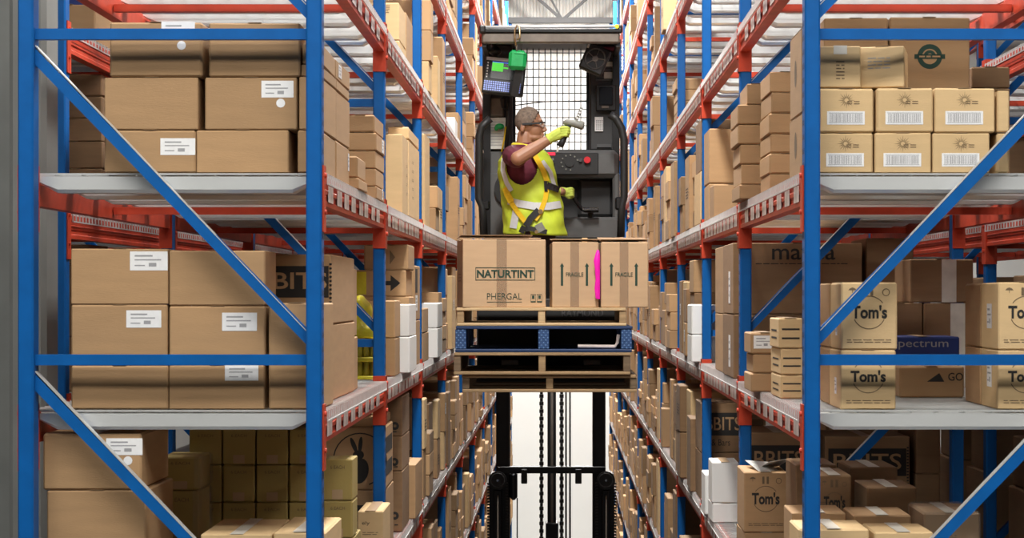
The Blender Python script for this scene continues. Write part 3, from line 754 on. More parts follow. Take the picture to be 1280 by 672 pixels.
# ---- the racks behind, seen through the shelves
l2 = [z-.06 for z in LEV]
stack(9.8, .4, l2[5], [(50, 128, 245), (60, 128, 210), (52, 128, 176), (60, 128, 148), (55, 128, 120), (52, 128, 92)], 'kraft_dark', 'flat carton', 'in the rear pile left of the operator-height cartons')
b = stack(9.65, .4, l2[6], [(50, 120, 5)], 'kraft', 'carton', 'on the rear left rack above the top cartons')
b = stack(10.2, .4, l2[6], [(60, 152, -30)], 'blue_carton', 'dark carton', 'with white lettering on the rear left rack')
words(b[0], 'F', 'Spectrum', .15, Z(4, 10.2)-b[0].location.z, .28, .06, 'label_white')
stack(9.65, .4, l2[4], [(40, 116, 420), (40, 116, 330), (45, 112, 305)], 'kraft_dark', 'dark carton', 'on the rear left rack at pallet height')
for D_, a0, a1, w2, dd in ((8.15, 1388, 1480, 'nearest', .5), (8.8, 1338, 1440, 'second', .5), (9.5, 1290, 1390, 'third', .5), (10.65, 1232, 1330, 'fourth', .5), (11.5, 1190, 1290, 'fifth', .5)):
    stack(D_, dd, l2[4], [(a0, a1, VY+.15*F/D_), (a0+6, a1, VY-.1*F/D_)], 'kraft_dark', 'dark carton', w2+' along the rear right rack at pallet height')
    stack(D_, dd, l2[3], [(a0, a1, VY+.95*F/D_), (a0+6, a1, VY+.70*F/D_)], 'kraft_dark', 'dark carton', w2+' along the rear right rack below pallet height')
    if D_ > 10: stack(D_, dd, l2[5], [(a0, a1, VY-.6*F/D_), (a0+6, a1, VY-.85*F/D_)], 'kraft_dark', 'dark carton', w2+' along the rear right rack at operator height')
for D_, a0, w2 in ((9.72, 700-1.80*F/9.72, 'nearest'), (10.4, 700-1.80*F/10.4, 'second'), (11.1, 700-1.80*F/11.1, 'third')):  # dark cartons added to fill gaps where the lit background showed through
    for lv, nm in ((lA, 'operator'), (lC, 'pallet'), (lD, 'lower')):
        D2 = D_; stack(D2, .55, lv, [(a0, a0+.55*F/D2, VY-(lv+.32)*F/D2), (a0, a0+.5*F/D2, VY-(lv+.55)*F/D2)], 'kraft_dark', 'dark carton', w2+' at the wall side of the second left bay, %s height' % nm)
for D_, a0, w2 in ((9.72, 1.38, 'nearest'), (10.4, 1.38, 'second'), (11.1, 1.38, 'third')):  # lower stacks are added to keep the gap behind the cluster dark
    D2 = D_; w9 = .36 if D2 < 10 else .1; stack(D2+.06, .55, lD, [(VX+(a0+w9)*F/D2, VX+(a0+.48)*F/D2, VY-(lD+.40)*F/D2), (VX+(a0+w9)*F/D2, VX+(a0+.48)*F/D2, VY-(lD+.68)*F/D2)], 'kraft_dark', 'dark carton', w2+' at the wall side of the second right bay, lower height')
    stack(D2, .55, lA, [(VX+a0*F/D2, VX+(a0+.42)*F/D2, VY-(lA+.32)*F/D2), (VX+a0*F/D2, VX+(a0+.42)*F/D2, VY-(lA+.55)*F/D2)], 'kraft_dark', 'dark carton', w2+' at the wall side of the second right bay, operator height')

# ------------------------------------------------------------------ cartons further down the aisle
LN = {-3.80: 'fourth shelf below pallets', -2.96: 'third shelf below pallets', -2.11: 'second shelf below pallets', -1.27: 'shelf below pallets',
      -.42: 'pallet-height shelf', .425: 'operator-height shelf', 1.27: 'shelf above operator', 2.11: 'second shelf above operator',
      2.96: 'third shelf above operator', 3.80: 'fourth shelf above operator'}
rg = random.Random(21)
cand = []
taken = {(-1, 4, 1): 13.62, (1, 4, 1): 12.55, (1, 3, 1): 12.75}
for s in (-1, 1):
    for li, lev in enumerate(LEV):
        for bay in range(1, NB):
            if bay == 1 and not (lev in (2.11,)): continue
            if bay == 3 and lev == 1.27 and s < 0: continue
            y0, y1 = D0+bay*BAY+.1, D0+(bay+1)*BAY-.02
            if not seen(lev+.35, y1, 10): continue
            y = y0+rg.uniform(0, .15)
            if bay == 2 and lev == -.42: y = 13.62 if s < 0 else 12.55
            if bay == 2 and lev == -1.27 and s > 0: y = 12.75
            k = 0
            while y < y1-.2:
                d = rg.uniform(.22, .5)
                if y+d > y1: d = y1-y
                fill = .88 if lev < .4 else .8 if lev < 1 else (.38 if s < 0 else .2)
                if rg.random() < fill:
                    k += 1; u = rg.uniform(-.03, .02); wd = rg.uniform(.3, .55)
                    H = rg.uniform(.28, .66) if lev < 1 else rg.uniform(.3, .6)
                    n = rg.choice((1, 1, 2, 2, 3, 4)); z = CZ+lev+.0125
                    xa = AX[s]+u
                    for q in range(n):
                        h = H/n; cand.append(dict(s=s, lev=lev, bay=bay, k=k, q=q, n=n, x0=xa+rg.uniform(-.01, .01), w=wd, y=y, d=d-.012, z=z, h=h-.001, m=rg.choice(['kraft']*6+['kraft_light']*4+['kraft_dark']*3+(['white_carton'] if h < .2 else []))))
                        z += h
                else: d = rg.uniform(.15, .5)
                y += d+rg.uniform(.0, .06)
def vis(c):
    D = c['y']; A = (c['x0'])*F/D-(c['x0'])*F/(c['y']+c['d'])
    py = VY-(c['z']+c['h']/2-CZ)*F/D
    px = VX+c['s']*c['x0']*F/D
    v = (A+.25*c['w']*F/D)*c['h']*F/D
    return v if -20 < py < 690 and not (592 < px < 788 and 40 < py < 490) else v*.02
cand.sort(key=vis, reverse=True)
NI = max(0, 298-len(CARTONS))
far = MB(); nfar = 0
COLN = {'kraft': 'brown', 'kraft_light': 'light tan', 'kraft_dark': 'dark brown', 'white_carton': 'white'}
for i, c in enumerate(cand):
    s = c['s']; xa = s*c['x0']; xb = s*(c['x0']+c['w'])
    if i < NI:
        pos = '' if c['n'] == 1 else (', '+('bottom' if c['q'] == 0 else 'top' if c['q'] == c['n']-1 else ORD[c['q']]+' up'))
        lb = '%s carton, %s rack, %s bay, %s, %s stack%s' % (COLN[c['m']], 'left' if s < 0 else 'right', ORD[c['bay']], LN[c['lev']], ORD[c['k']-1], pos)
        o = carton(min(xa, xb), max(xa, xb), c['y'], c['d'], c['z'], c['h'], c['m'], lb, rot=rg.uniform(-1.2, 1.2) if c['q'] == 0 else 0, hang=.04)
        if rg.random() < .25 and c['h'] > .2: lines(o, 'R' if s < 0 else 'L', 0, c['h']*.55, c['d']*.6, 4, .02, .008, 'ink')
        elif rg.random() < .3 and c['h'] > .14: ship_label(o, 'R' if s < 0 else 'L', rg.uniform(-.05, .05), c['h']*.6, .10, .08)
    else:
        far.bbox(min(xa, xb), max(xa, xb), c['y'], c['y']+c['d'], c['z'], c['z']+c['h'], .005)
        nfar += 1
o = far.build('far_cartons', 'kraft_far', label='many small cartons filling the distant shelves of both racks', cat='boxes', kind='stuff')
print('cartons', len(CARTONS), 'explicit', 298-NI, 'far', nfar)

for o in CARTONS:
    if len(o['label'].split()) > 16: print('LONG', o['label'])
# ------------------------------------------------------------------ pallets on the forks
def pallet(xl, xr, yt, yb, D, dep, label, wood, pale, block=None):
    x0, x1, z0, z1 = X(xl, D), X(xr, D), Z(yb, D), Z(yt, D); h = z1-z0
    t = thing('pallet', ((x0+x1)/2, D, z0), label, 'pallet', 'pallets stacked on the forks')
    bt = .018; r = random.Random(int(xl*3+yt))
    n = 7
    for k in range(n):
        bw = dep/n-.03; y = D+k*(dep-bw)/(n-1); j = r.uniform(-.004, .004)
        MB().bbox(x0+j, x1+j, y, y+bw, z1-bt, z1, .003).build('deck_board', pale if k == 0 and pale else wood, t)
    for k in range(3 if not block else 5):
        m_ = 3 if not block else 5
        bw = .11; y = D+k*(dep-bw)/(m_-1)
        MB().bbox(x0, x1, y, y+bw, z0, z0+bt, .003).build('bottom_board', pale if k == 0 and pale else wood, t)
    for k in range(3):
        sw = .042 if not block else .065
        xx = (x0+x1)/2-sw/2+(k-1)*((x1-x0)/2-sw/2)
        if not block:
            MB().bbox(xx, xx+sw, D+.006, D+dep-.006, z0+bt+.0005, z1-bt-.0005, .003).build('stringer', wood if k != 1 else (pale or wood), t)
        else:
            for q in range(3):
                y = D+.004+q*(dep-.13)/2; a = MB().bbox(xx, xx+sw, y, y+.12, z0+bt+.0005, z1-bt-.0005, .004)
                o = a.build('block', block, t)
                if q == 0:   # raised diamond dimples of the moulded block
                    nx, nz = 5, 8; dm = MB(); cw = sw/nx; ch = (h-2*bt)/nz
                    for i in range(nx):
                        for j in range(nz):
                            if (i+j) % 2: continue
                            cx, cz = xx+(i+.5)*cw, z0+bt+(j+.5)*ch
                            dm.add([(cx-cw*.45, y-.0008, cz), (cx, y-.0008, cz-ch*.45), (cx+cw*.45, y-.0008, cz), (cx, y-.0008, cz+ch*.45), (cx, y-.003, cz)], [(0,1,4), (1,2,4), (2,3,4), (3,0,4)])
                    d_ = dm.build('dimples', 'block_light', t); d_['kind'] = 'stuff'
    return t
mat('block_light', (.09, .18, .36), .5, var=.1)
PDp = 12.0
pallet(571, 783, 384.4, 407, PDp, 1.1, 'topmost brown wooden pallet directly under the cartons', 'wood', 'wood_pale')
pallet(569, 790, 407.4, 440, PDp, 1.1, 'dark blue pallet with dimpled blocks, second from the top', 'pallet_blue', None, 'pallet_block')
pallet(567, 788, 440.4, 468, PDp, 1.1, 'weathered dark wooden pallet, third from the top', 'wood_dark', 'wood')
pallet(578, 796, 468.4, 490, PDp+.03, 1.06, 'lowest wooden pallet with pale centre stringer', 'wood_dark', 'wood')
# white bent bar inside the blue pallet
zz = Z(435.6, PDp)
a = MB().tube([(X(722, 12.2), 12.05, zz+.014), (X(768, 12.2), 12.06, zz+.012), (X(771, 12.2), 12.06, zz+.035), (X(772, 12.2), 12.06, zz+.085)], .011, 8)
a.build('bent_bar', 'tag_white', label='white bent bar lying inside the blue pallet', cat='bar')
# ------------------------------------------------------------------ cartons on the pallet
zt = Z(384.4, PDp)+.001
def load(xl, xr, yt, D, dep, rot, label):
    w_ = (X(xr, D)-X(xl, D))/math.cos(math.radians(rot)); h = Z(yt, D)-zt
    th = math.radians(rot); fc = Vector(((X(xl, D)+X(xr, D))/2, D, 0)); c = fc+Vector((-math.sin(th), math.cos(th), 0))*dep/2
    o = carton(c.x-w_/2, c.x+w_/2, c.y-dep/2, dep, zt, h, 'kraft_load', label, rot=rot, group='cartons on the raised pallet', tape='')
    return o
mat('kraft_load', (.50, .335, .195), .75, var=.06, scale=5, bump=.08, bscale=60, stretch=(1, 1, 6))
def flap(o, x0, x1, y0, y1, z, ang, ax='X', m='kraft_load', yaw=0):
    a = MB().bbox(x0, x1, y0, y1, 0, .004, .001); f = link('flap', a.mesh('flap'), m, o, (0, 0, z), (math.radians(ang) if ax == 'X' else 0, math.radians(ang) if ax == 'Y' else 0, yaw)); return f
o = load(578.5, 682.5, 299, 12.03, .40, 8, 'carton with framed green lettering, left on the raised pallet')
w_, d, h = o['_d']
def fx(px, xl=578.5, xr=683.5): return (px-(xl+xr)/2)/(xr-xl)*w_
def fz(py, yt=299, yb=384): return (yb-py)/(yb-yt)*h
a = MB().box(fx(621), fx(634), -d/2-.0012, -d/2-.0003, .002, h-.001); link('packing_tape', a.mesh('packing_tape'), 'tape_clear', o)
P = [rect(fx(594.5), fx(670), fz(350), fz(349.2)), rect(fx(594.5), fx(670), fz(334.8), fz(334)), rect(fx(594.5), fx(595.3), fz(350), fz(334)), rect(fx(669.2), fx(670), fz(350), fz(334))]
decal(o, 'F', P, 'ink_green', 'printed_frame', .0016)
words(o, 'F', 'NATURTINT', fx(632.3), fz(342), fx(668.5)-fx(596.5), fz(337)-fz(347), 'ink_green', .032, e=.0018)
words(o, 'F', 'PHERGAL', fx(631), fz(370), fx(653)-fx(609), fz(366)-fz(374), 'ink_green', -.008, e=.0018)
decal(o, 'F', [rect(fx(609), fx(653), fz(377.4), fz(376.8))], 'ink_green', 'printed_rule', .0016)
for px in (667.5, 675.5):
    x0, x1 = fx(px-3.2), fx(px+3.2)
    decal(o, 'F', [rect(x0, x1, fz(377.6), fz(376)), rect(x0, x1, fz(368), fz(367.4)), rect(x0, x0+.002, fz(377), fz(367.5)), rect(x1-.002, x1, fz(377), fz(367.5)), rect(x0+.008, x1-.008, fz(373), fz(369))], 'ink_green', 'handling_mark', .0016)
lines(o, 'L', 0, .2, .2, 3, .02, .004)
flap(o, -w_/2-.01, w_/2-.08, -d*.5, -.02, h+.012, -3, 'X', 'kraft_dark'); flap(o, -w_/2, w_/2, .02, d*.5, h+.010, 2, 'X')
for i, (xl, xr, lb) in enumerate(((690, 748.6, 'carton with two green arrows and grey print beside the lettered carton'), (751, 811, 'carton with two green arrows at the right end of the pallet'))):
    o = load(xl, xr, 302, 12.03, .40, 2.6, lb); w_, d, h = o['_d']
    def gx(px): return (px-(xl+xr)/2)/(xr-xl)*w_
    def gz(py): return (384.4-py)/(384.4-302)*h
    cxp = (xl+xr)/2-1
    a = MB().box(gx(cxp-5.5), gx(cxp+5.5), -d/2-.0012, -d/2-.0003, .002, h-.001); link('packing_tape', a.mesh('packing_tape'), 'tape_clear', o)
    for px in (cxp-16, cxp+15.5):
        u = gx(px); decal(o, 'F', [rect(u-.007, u+.007, gz(357), gz(333)), [(u-.013, gz(333)), (u+.013, gz(333)), (u, gz(328.5))]], 'ink_green', 'printed_arrow', .0016)
    words(o, 'F', 'FRAGILE', gx(cxp), gz(343), gx(cxp+11)-gx(cxp-11), gz(340.4)-gz(345.6), 'ink_green', .006, e=.0022)
    flap(o, -w_/2, w_/2, -d*.5, -.03, h+.006, -2, 'X'); flap(o, -w_/2, w_/2, .0, d*.5, h+.016, 5 if i else 2, 'X', 'kraft_dark' if i else 'kraft_load')
    if i: flap(o, -w_*.3, w_*.25, -d*.42, -.05, h+.016, 9, 'X', 'paper', .3)
    else: flap(o, w_*.18, w_*.3, -.02, .02, h+.01, -60, 'X', 'kraft_light')
# magenta ribbon hanging down between the arrow cartons
rp = [(746, 312), (744, 318), (742, 326), (743.5, 336), (744.5, 348), (743, 360), (744.5, 373)]
a = MB(); n = len(rp); V = []
for th in (0, .006):
    for i, (px, py) in enumerate(rp):
        c = W(px, py, 12.03); wv = X(750 if i else 749, 12.03)-c.x
        V += [(c.x, 12.008-.006*(i % 2)-th, c.z), (c.x+wv, 12.012-.004*((i+1) % 2)-th, c.z-.004)]
k = 2*n
a.add(V, [(2*i, 2*i+1, 2*i+3, 2*i+2) for i in range(n-1)]+[(k+2*i, k+2*i+2, k+2*i+3, k+2*i+1) for i in range(n-1)]+[(2*i, 2*i+2, k+2*i+2, k+2*i) for i in range(n-1)]+[(2*i+1, k+2*i+1, k+2*i+3, 2*i+3) for i in range(n-1)], True)
a.build('ribbon', 'magenta', label='bright magenta plastic ribbon hanging between the arrow cartons', cat='ribbon')

# ------------------------------------------------------------------ order picker truck
TX = -.06
T = thing('order_picker_truck', (TX, 15.0, 0), 'black and grey order picker truck with raised cab in the aisle', 'truck')
def tb(xl, xr, yt, yb, Da, Db, m, name, bev=.006, parent=None):
    return MB().bbox(X(xl, Da), X(xr, Da), Da, Db, Z(yb, Da), Z(yt, Da), bev).build(name, m, parent or T, T['_w'] if parent is None else None)
def tparent(o, p):   # make o (a truck part in truck space) a sub-part of p
    o.parent = p; o.location = (0, 0, 0); return o
zp = CZ-.55
MB().bbox(-.58, .46, 13.12, 14.0, zp-.06, zp, .01).build('platform', 'truck_dark', T)
MB().bbox(-.55, .43, 13.14, 13.2, zp-.05, CZ-.02, .01).build('load_backrest', 'truck_dark', T)
tx = text_mesh('RAYMOND', .02).copy(); tx.materials.clear(); tx.materials.append(MATS['truck_grey'])
o = bpy.data.objects.new('lettering', tx); COL.objects.link(o); o.parent = T; o.location = Vector((X(728, 13.14), 13.137, Z(391, 13.14)))-Vector(T['_w'])
o.scale = (X(754, 13.14)-X(702, 13.14), .05, 1); o.rotation_euler = (math.pi/2, 0, 0)
for x in (-.36, .14):
    MB().bbox(x, x+.11, 12.12, 13.16, Z(457.5, 12.0), Z(450, 12.0), .006).build('fork', 'black_steel', T)
# body
tb(603, 652, 188, 300, 13.98, 14.2, 'truck_grey', 'side_panel', .02)
tb(607, 648, 216, 296, 13.955, 13.978, 'truck_grey', 'side_panel', .012)
MB().disc((X(641, 13.93), 13.94, Z(236, 13.93)), .13, (0, 1, 0), .03, 32).build('backrest_pad', 'black_plastic', T)
cons = tb(640, 773, 187, 222, 13.90, 14.2, 'truck_grey', 'console', .03)
tb(766, 775, 215, 300, 13.92, 14.2, 'truck_grey', 'side_panel', .015)
tb(640, 775, 271, 300, 13.90, 14.2, 'truck_grey', 'lower_sill', .02)
tb(646, 768, 220, 274, 14.16, 14.2, 'truck_dark', 'recess_back', .004)
tb(722, 767, 222, 272, 14.08, 14.14, 'truck_dark', 'recess_panel', .03)
MB().bbox(-.5, .38, 13.95, 14.25, zp, Z(299, 13.95), .01).build('lower_panel', 'truck_dark', T)
cp = tb(676, 748, 191, 218, 13.888, 13.899, 'black_plastic', 'button_panel', .01)
DC = 13.884
tb(683, 694, 190.5, 194, DC, DC+.004, 'led_red', 'status_display', .001)
for px, py, m in ((688, 202, 'brass'), (692, 205, 'screen_dark'), (686, 207, 'tape_white'), (691, 199, 'scanner_grey')): tb(px-1.3, px+1.3, py-1.5, py+1.5, DC-.004, DC+.004, m, 'switch', .001)
MB().disc((X(712, DC), DC, Z(203, DC)), .032, (0, 1, 0), .012, 20).build('dial', 'black_plastic', T)
for i in range(9):
    t = math.radians(20+i*32); MB().disc((X(712, DC)+.058*math.cos(t), DC, Z(203, DC)+.052*math.sin(t)), .006, (0, 1, 0), .008, 8).build('indicator', 'scanner_grey', T)
MB().disc((X(725.5, DC), DC-.006, Z(200, DC)), .013, (0, 1, 0), .02, 14).build('key_switch', 'chrome', T)
MB().disc((X(734, DC), DC-.01, Z(200, DC)), .023, (0, 1, 0), .03, 20).build('stop_button', 'red_button', T)
MB().tube([W(711, 241, 13.80), W(714, 243, 13.80), W(727, 261, 13.82), W(731, 263, 13.84), W(748, 263, 13.85)], .014, 10).build('control_lever', 'black_steel', T)
tb(728, 748, 259, 263, 13.79, 13.82, 'chrome', 'lever_plate', .004)
MB().tube([W(738, 263, 13.87), W(738, 272, 13.95)], .02, 10).build('lever_post', 'black_plastic', T)
# columns either side of the mesh window
tb(737, 774, 55, 188, 14.0, 14.3, 'truck_dark', 'cab_column', .012)
tb(603, 640, 55, 188, 14.0, 14.3, 'truck_dark', 'cab_column', .012)
tb(748, 771, 58.5, 63.5, 13.985, 13.999, 'maroon', 'reflector', .002)
for k in range(9): tb(745, 772, 65+k*4.2, 67.4+k*4.2, 13.985, 13.999, 'joist_grey', 'vent_slat', .001)
tb(745, 770, 106, 138, 13.93, 13.998, 'black_plastic', 'holder', .006)
tb(749, 766, 109, 131, 13.915, 13.929, 'screen_dark', 'holder_pocket', .003)
tb(752, 761, 132, 135, 13.921, 13.929, 'guard_plate', 'name_plate', .001)
kp = tb(743.5, 754, 146, 164, 13.985, 13.999, 'label_white', 'keypad_label', .001)
a = MB()
for i in range(4):
    for j in range(5): a.add([W(745+i*2.3, 150+j*2.6, 13.984), W(746.6+i*2.3, 150+j*2.6, 13.984), W(746.6+i*2.3, 151.7+j*2.6, 13.984), W(745+i*2.3, 151.7+j*2.6, 13.984)], [(0, 1, 2, 3)])
o = a.build('keypad_keys', 'ink_grey', T); tparent(o, kp)
tb(746, 764, 180, 184, 13.985, 13.999, 'joist_grey', 'name_plate', .001)
tb(755, 768, 90, 98, 13.98, 13.999, 'paper', 'sticker', .001); tb(757, 767, 77, 83, 13.978, 13.984, 'paper', 'sticker', .001)
tb(606, 632, 147, 186, 13.97, 13.999, 'paper', 'paper_sheet', .001)
a = MB()
for i in range(9): a.add([W(608, 152+i*3.6, 13.968), W(630-(i*7 % 5), 152+i*3.6, 13.968), W(630-(i*7 % 5), 152.8+i*3.6, 13.968), W(608, 152.8+i*3.6, 13.968)], [(0, 1, 2, 3)])
a.build('sheet_print', 'ink_grey', T)
tb(607, 630, 122, 146, 13.96, 13.999, 'guard_plate', 'junction_box', .01)
MB().tube([W(632, 118, 13.95), W(626, 124, 13.9), W(628, 134, 13.9), W(634, 138, 13.95), W(636, 128, 13.95)], .008, 8).build('cable', 'black_plastic', T)
MB().tube([W(636, 100, 13.96), W(635, 150, 13.96), W(633, 190, 13.97)], .016, 8).build('cable', 'black_plastic', T)
a = MB()
a.ell(W(624.5, 158, 13.93), (.033, .02, .022), 12, 8); a.ell(W(620.5, 160, 13.93), (.015, .016, .02), 10, 6); a.build('green_clip', 'green_plastic', T)
MB().tube([W(632, 158, 13.94), W(630, 175, 13.94), W(627, 190, 13.94)], .006, 6).build('lanyard', 'strap_yellow', T)
# overhead guard
tb(602, 775, 40.5, 54, 13.35, 13.40, 'guard_plate', 'guard_front_plate', .012)
MB().bbox(X(603, 13.4), X(775, 13.4), 13.402, 14.3, Z(42, 13.4), Z(38, 13.4), .006).build('guard_roof', 'truck_dark', T)
tb(601, 777, 35.5, 40.4, 13.34, 13.40, 'black_steel', 'guard_rail', .004)
MB().tube([W(604, 34, 13.36), W(774, 33, 13.36)], .010, 10).build('light_bar', 'reflective', T)
tb(599, 607, 31, 41, 13.32, 13.4, 'black_plastic', 'end_cap', .01); tb(770, 778, 30, 41, 13.35, 13.4, 'black_plastic', 'end_cap', .01)
MB().disc((X(771, 13.34), 13.34, Z(33, 13.34)), .015, (0, 1, 0), .012, 16).build('warning_lamp', 'yellow_knob', T)
for px in (605, 773):
    MB().bar(W(px, 54, 13.38), (X(px, 13.38), 14.0, Z(54, 13.38)), .03, .05).build('guard_bracket', 'black_steel', T)
    MB().bar((X(px, 13.38), 13.97, Z(56, 13.38)), (X(px, 13.38), 13.97, zp), .05, .05, (0, 1, 0)).build('guard_post', 'black_steel', T)
# handrails
for pts in ([(613, 148), (602, 158), (599, 170), (598.5, 248), (603, 258), (605, 296)], [(762, 143), (770, 148), (777, 160), (780, 175), (780, 245), (777, 258), (776, 296)]):
    MB().tube([W(p[0], p[1], 13.6) for p in pts], .027, 10).build('hand_rail', 'black_plastic', T)
tb(599, 612, 250, 262, 13.58, 13.66, 'black_steel', 'rail_latch', .01); tb(769, 781, 246, 262, 13.58, 13.66, 'black_steel', 'rail_latch', .01)
# mesh window
DMW = 14.22
for i in range(13): MB().tube([W(644+i*7.45, 50, DMW), W(644+i*7.45, 189, DMW)], .0036, 5).build('mesh_wire', 'black_steel', T)
for i in range(14): MB().tube([W(640, 56+i*10.1, DMW+.004), W(737, 56+i*10.1, DMW+.004)], .0036, 5).build('mesh_wire', 'black_steel', T)
MB().tube([W(641, 132, DMW-.05), W(680, 127, DMW-.05), W(734, 126, DMW-.05)], .004, 6).build('cable', 'black_plastic', T)
MB().bar(W(641, 52, DMW), W(641, 190, DMW), .03, .03, (0, 1, 0)).build('window_frame', 'black_steel', T)
MB().bar(W(736, 52, DMW), W(736, 190, DMW), .03, .03, (0, 1, 0)).build('window_frame', 'black_steel', T)
# vehicle terminal with screen and keyboard (tilted a little)
term = thing('vehicle_terminal', W(630, 118, 13.6), 'black computer terminal with lit screen and keyboard under the overhead guard', 'terminal')
R5 = Matrix.Translation(W(630, 95, 13.62)) @ Matrix.Rotation(math.radians(6), 4, 'Y') @ Matrix.Rotation(math.radians(-8), 4, 'X')
k184 = 13.62/F
def trm(x0, x1, y0, y1, z0, z1, m, name, b=.003):   # x,z in px about the terminal centre, y in metres
    return MB().bbox(x0*k184, x1*k184, y0, y1, z0*k184, z1*k184, b, R5).build(name, m, term)
trm(-26, 26, 0, .06, -23, 23, 'black_plastic', 'housing', .01)
trm(-17, 12, -.004, -.0005, -5, 17, 'screen_dark', 'screen', .001)
trm(-16, -2, -.007, -.0045, 5, 16, 'screen_green', 'screen_window', .001); trm(-2, 4, -.007, -.0045, 9, 11, 'screen_green', 'screen_window', .0005)
trm(-16, 8, -.007, -.0045, 16, 17, 'screen_blue', 'screen_window', .0005)
trm(-24, 22, -.006, -.0005, 18.5, 22.5, 'reflective', 'top_label', .001)
for j in range(6):
    for x in (-21.5, 20): trm(x-.9, x+.9, -.008, -.0005, 14-j*3.6, 15.8-j*3.6, 'label_white', 'side_key', .001)
for j in range(5):
    for i in range(12): trm(-24+i*2.75, -22+i*2.75, -.006, -.0005, -20+j*2.6, -18.2+j*2.6, 'key_blue', 'key', .0008)
    for i in range(3): trm(14.5+i*2.75, 16.5+i*2.75, -.006, -.0005, -20+j*2.6, -18.2+j*2.6, 'key_blue', 'key', .0008)
MB().tube([W(619, 72, 13.68), W(619, 64, 13.7), W(617, 56, 13.75)], .02, 10).build('mount_arm', 'black_plastic', term)
MB().ell(W(619, 64, 13.68), (.045, .04, .03), 12, 8).build('mount_joint', 'black_steel', term)
# green tag case hanging from a snap hook
gc = thing('green_case', W(647, 88, 13.32), 'green plastic case hanging from a brass snap hook on the guard', 'case')
G = Matrix.Translation(W(647, 75, 13.36)) @ Matrix.Rotation(math.radians(4), 4, 'Y')
MB().bbox(-.060, .060, -.05, .05, -.068, .062, .022, G).build('case_body', 'green_plastic', gc)
MB().bbox(-.025, .05, -.054, -.049, .035, .045, .002, G).build('case_ridge', 'green_plastic', gc)
MB().tube([W(646, 66, 13.33), W(645.5, 56, 13.32)], .006, 6).build('chain', 'guard_plate', gc)
MB().tube([W(645, 57, 13.31), W(643.5, 47, 13.31), W(643.5, 38, 13.31), W(646, 32, 13.31), W(649.5, 33, 13.31), W(650, 47, 13.31), W(646, 50, 13.31)], .006, 8).build('snap_hook', 'brass', gc)
tb_ = MB().bar(W(649, 86, 13.36), W(643, 120, 13.4), .05, .02, (0, 1, 0)); tb_.build('strap', 'black_plastic', gc)
# fan below the right end of the guard
fan = thing('cab_fan', W(744, 90, 13.6), 'black box-shaped cab fan tilted under the right end of the guard', 'fan')
G = Matrix.Translation(W(744, 74, 13.62)) @ Matrix.Rotation(math.radians(24), 4, 'Y')
MB().bbox(-.085, .085, -.03, .08, -.095, .095, .012, G).build('fan_housing', 'black_plastic', fan)
a = MB()
a.tube([G @ Vector((.066*math.cos(i*math.pi/12), -.033, .07*math.sin(i*math.pi/12))) for i in range(25)], .005, 6); a.build('fan_ring', 'truck_grey', fan)
for i in range(5):
    t = i*2*math.pi/5+.3; MB().bar(G @ Vector((0, -.035, 0)), G @ Vector((.064*math.cos(t), -.035, .068*math.sin(t))), .012, .004).build('fan_blade', 'guard_plate', fan)
MB().disc(G @ Vector((0, -.036, 0)), .02, G.to_3x3() @ Vector((0, 1, 0)), .012, 14).build('fan_hub', 'guard_plate', fan)
MB().tube([W(735, 60, 13.6), W(737, 55, 13.6)], .012, 8).build('fan_bracket', 'reflective', fan)
# mast
zb = .35; ZT = Z(58, 14.6)
for xl, xr in ((620, 637), (741, 757)):
    MB().bbox(X(xl, 14.6), X(xr, 14.6), 14.6, 14.85, zb, ZT, .008).build('mast_rail', 'black_steel', T)
for xl, xr in ((611.5, 620), (757, 768)):
    MB().bbox(X(xl, 14.55), X(xr, 14.55), 14.55, 14.9, zb, Z(594, 14.55), .008).build('mast_outer_rail', 'black_steel', T)
for x, s_ in ((622, 1), (757.5, -1)):
    MB().disc((X(x, 14.52), 14.52, Z(600, 14.52)), .066, (0, 1, 0), .05, 28).build('pulley', 'black_plastic', T)
    a = MB().tube([(X(x, 14.49)+.05*math.cos(i*math.pi/12), 14.493, Z(600, 14.49)+.05*math.sin(i*math.pi/12)) for i in range(25)], .004, 6); a.build('pulley_rim', 'joist_grey', T)
    MB().disc((X(x, 14.48), 14.485, Z(600, 14.48)), .009, (0, 1, 0), .02, 12).build('pulley_hub', 'chrome', T)
    MB().tube([(X(x+.3, 14.5), 14.5, zb), (X(x+.3, 14.5), 14.5, Z(619, 14.5))], .006, 8).build('lift_rod', 'guard_plate', T)
    MB().bbox(X(x-5, 14.53), X(x+5, 14.53), 14.53, 14.6, zb, Z(612, 14.53), .006).build('cylinder_housing', 'black_steel', T)
    a = MB(); z = zb+1.8
    while z < Z(602, 14.5):
        for xx in (x-11.5, x+11.5): a.box(X(xx, 14.5)-.009, X(xx, 14.5)+.009, 14.5, 14.515, z, z+.013)
        z += .022
    o = a.build('side_chain', 'chain_steel', T); o['kind'] = 'stuff'
MB().bbox(X(622, 14.6), X(757, 14.6), 14.57, 14.64, Z(591, 14.6), Z(582.5, 14.6), .004).build('mast_cross_bar', 'black_steel', T)
for xl, xr in ((651.5, 659), (719, 727)):
    MB().bbox(X(xl, 14.56), X(xr, 14.56), 14.54, 14.6, Z(604, 14.56), Z(586, 14.56), .004).build('mast_bracket', 'black_plastic', T)
MB().bbox(X(637, 14.56), X(646.5, 14.56), 14.56, 14.68, Z(625, 14.56), Z(590, 14.56), .02).build('valve_block', 'black_plastic', T)
MB().tube([W(646.5, 622, 14.6), (X(646.5, 14.6), 14.6, zb)], .005, 6).build('hose', 'black_plastic', T)
ZB = Z(488, 14.7)
for px in (707.5, 712.5): MB().tube([(X(px, 14.62), 14.62, zb), (X(px, 14.62), 14.62, ZB+.2)], .007, 8).build('hose', 'black_plastic', T)
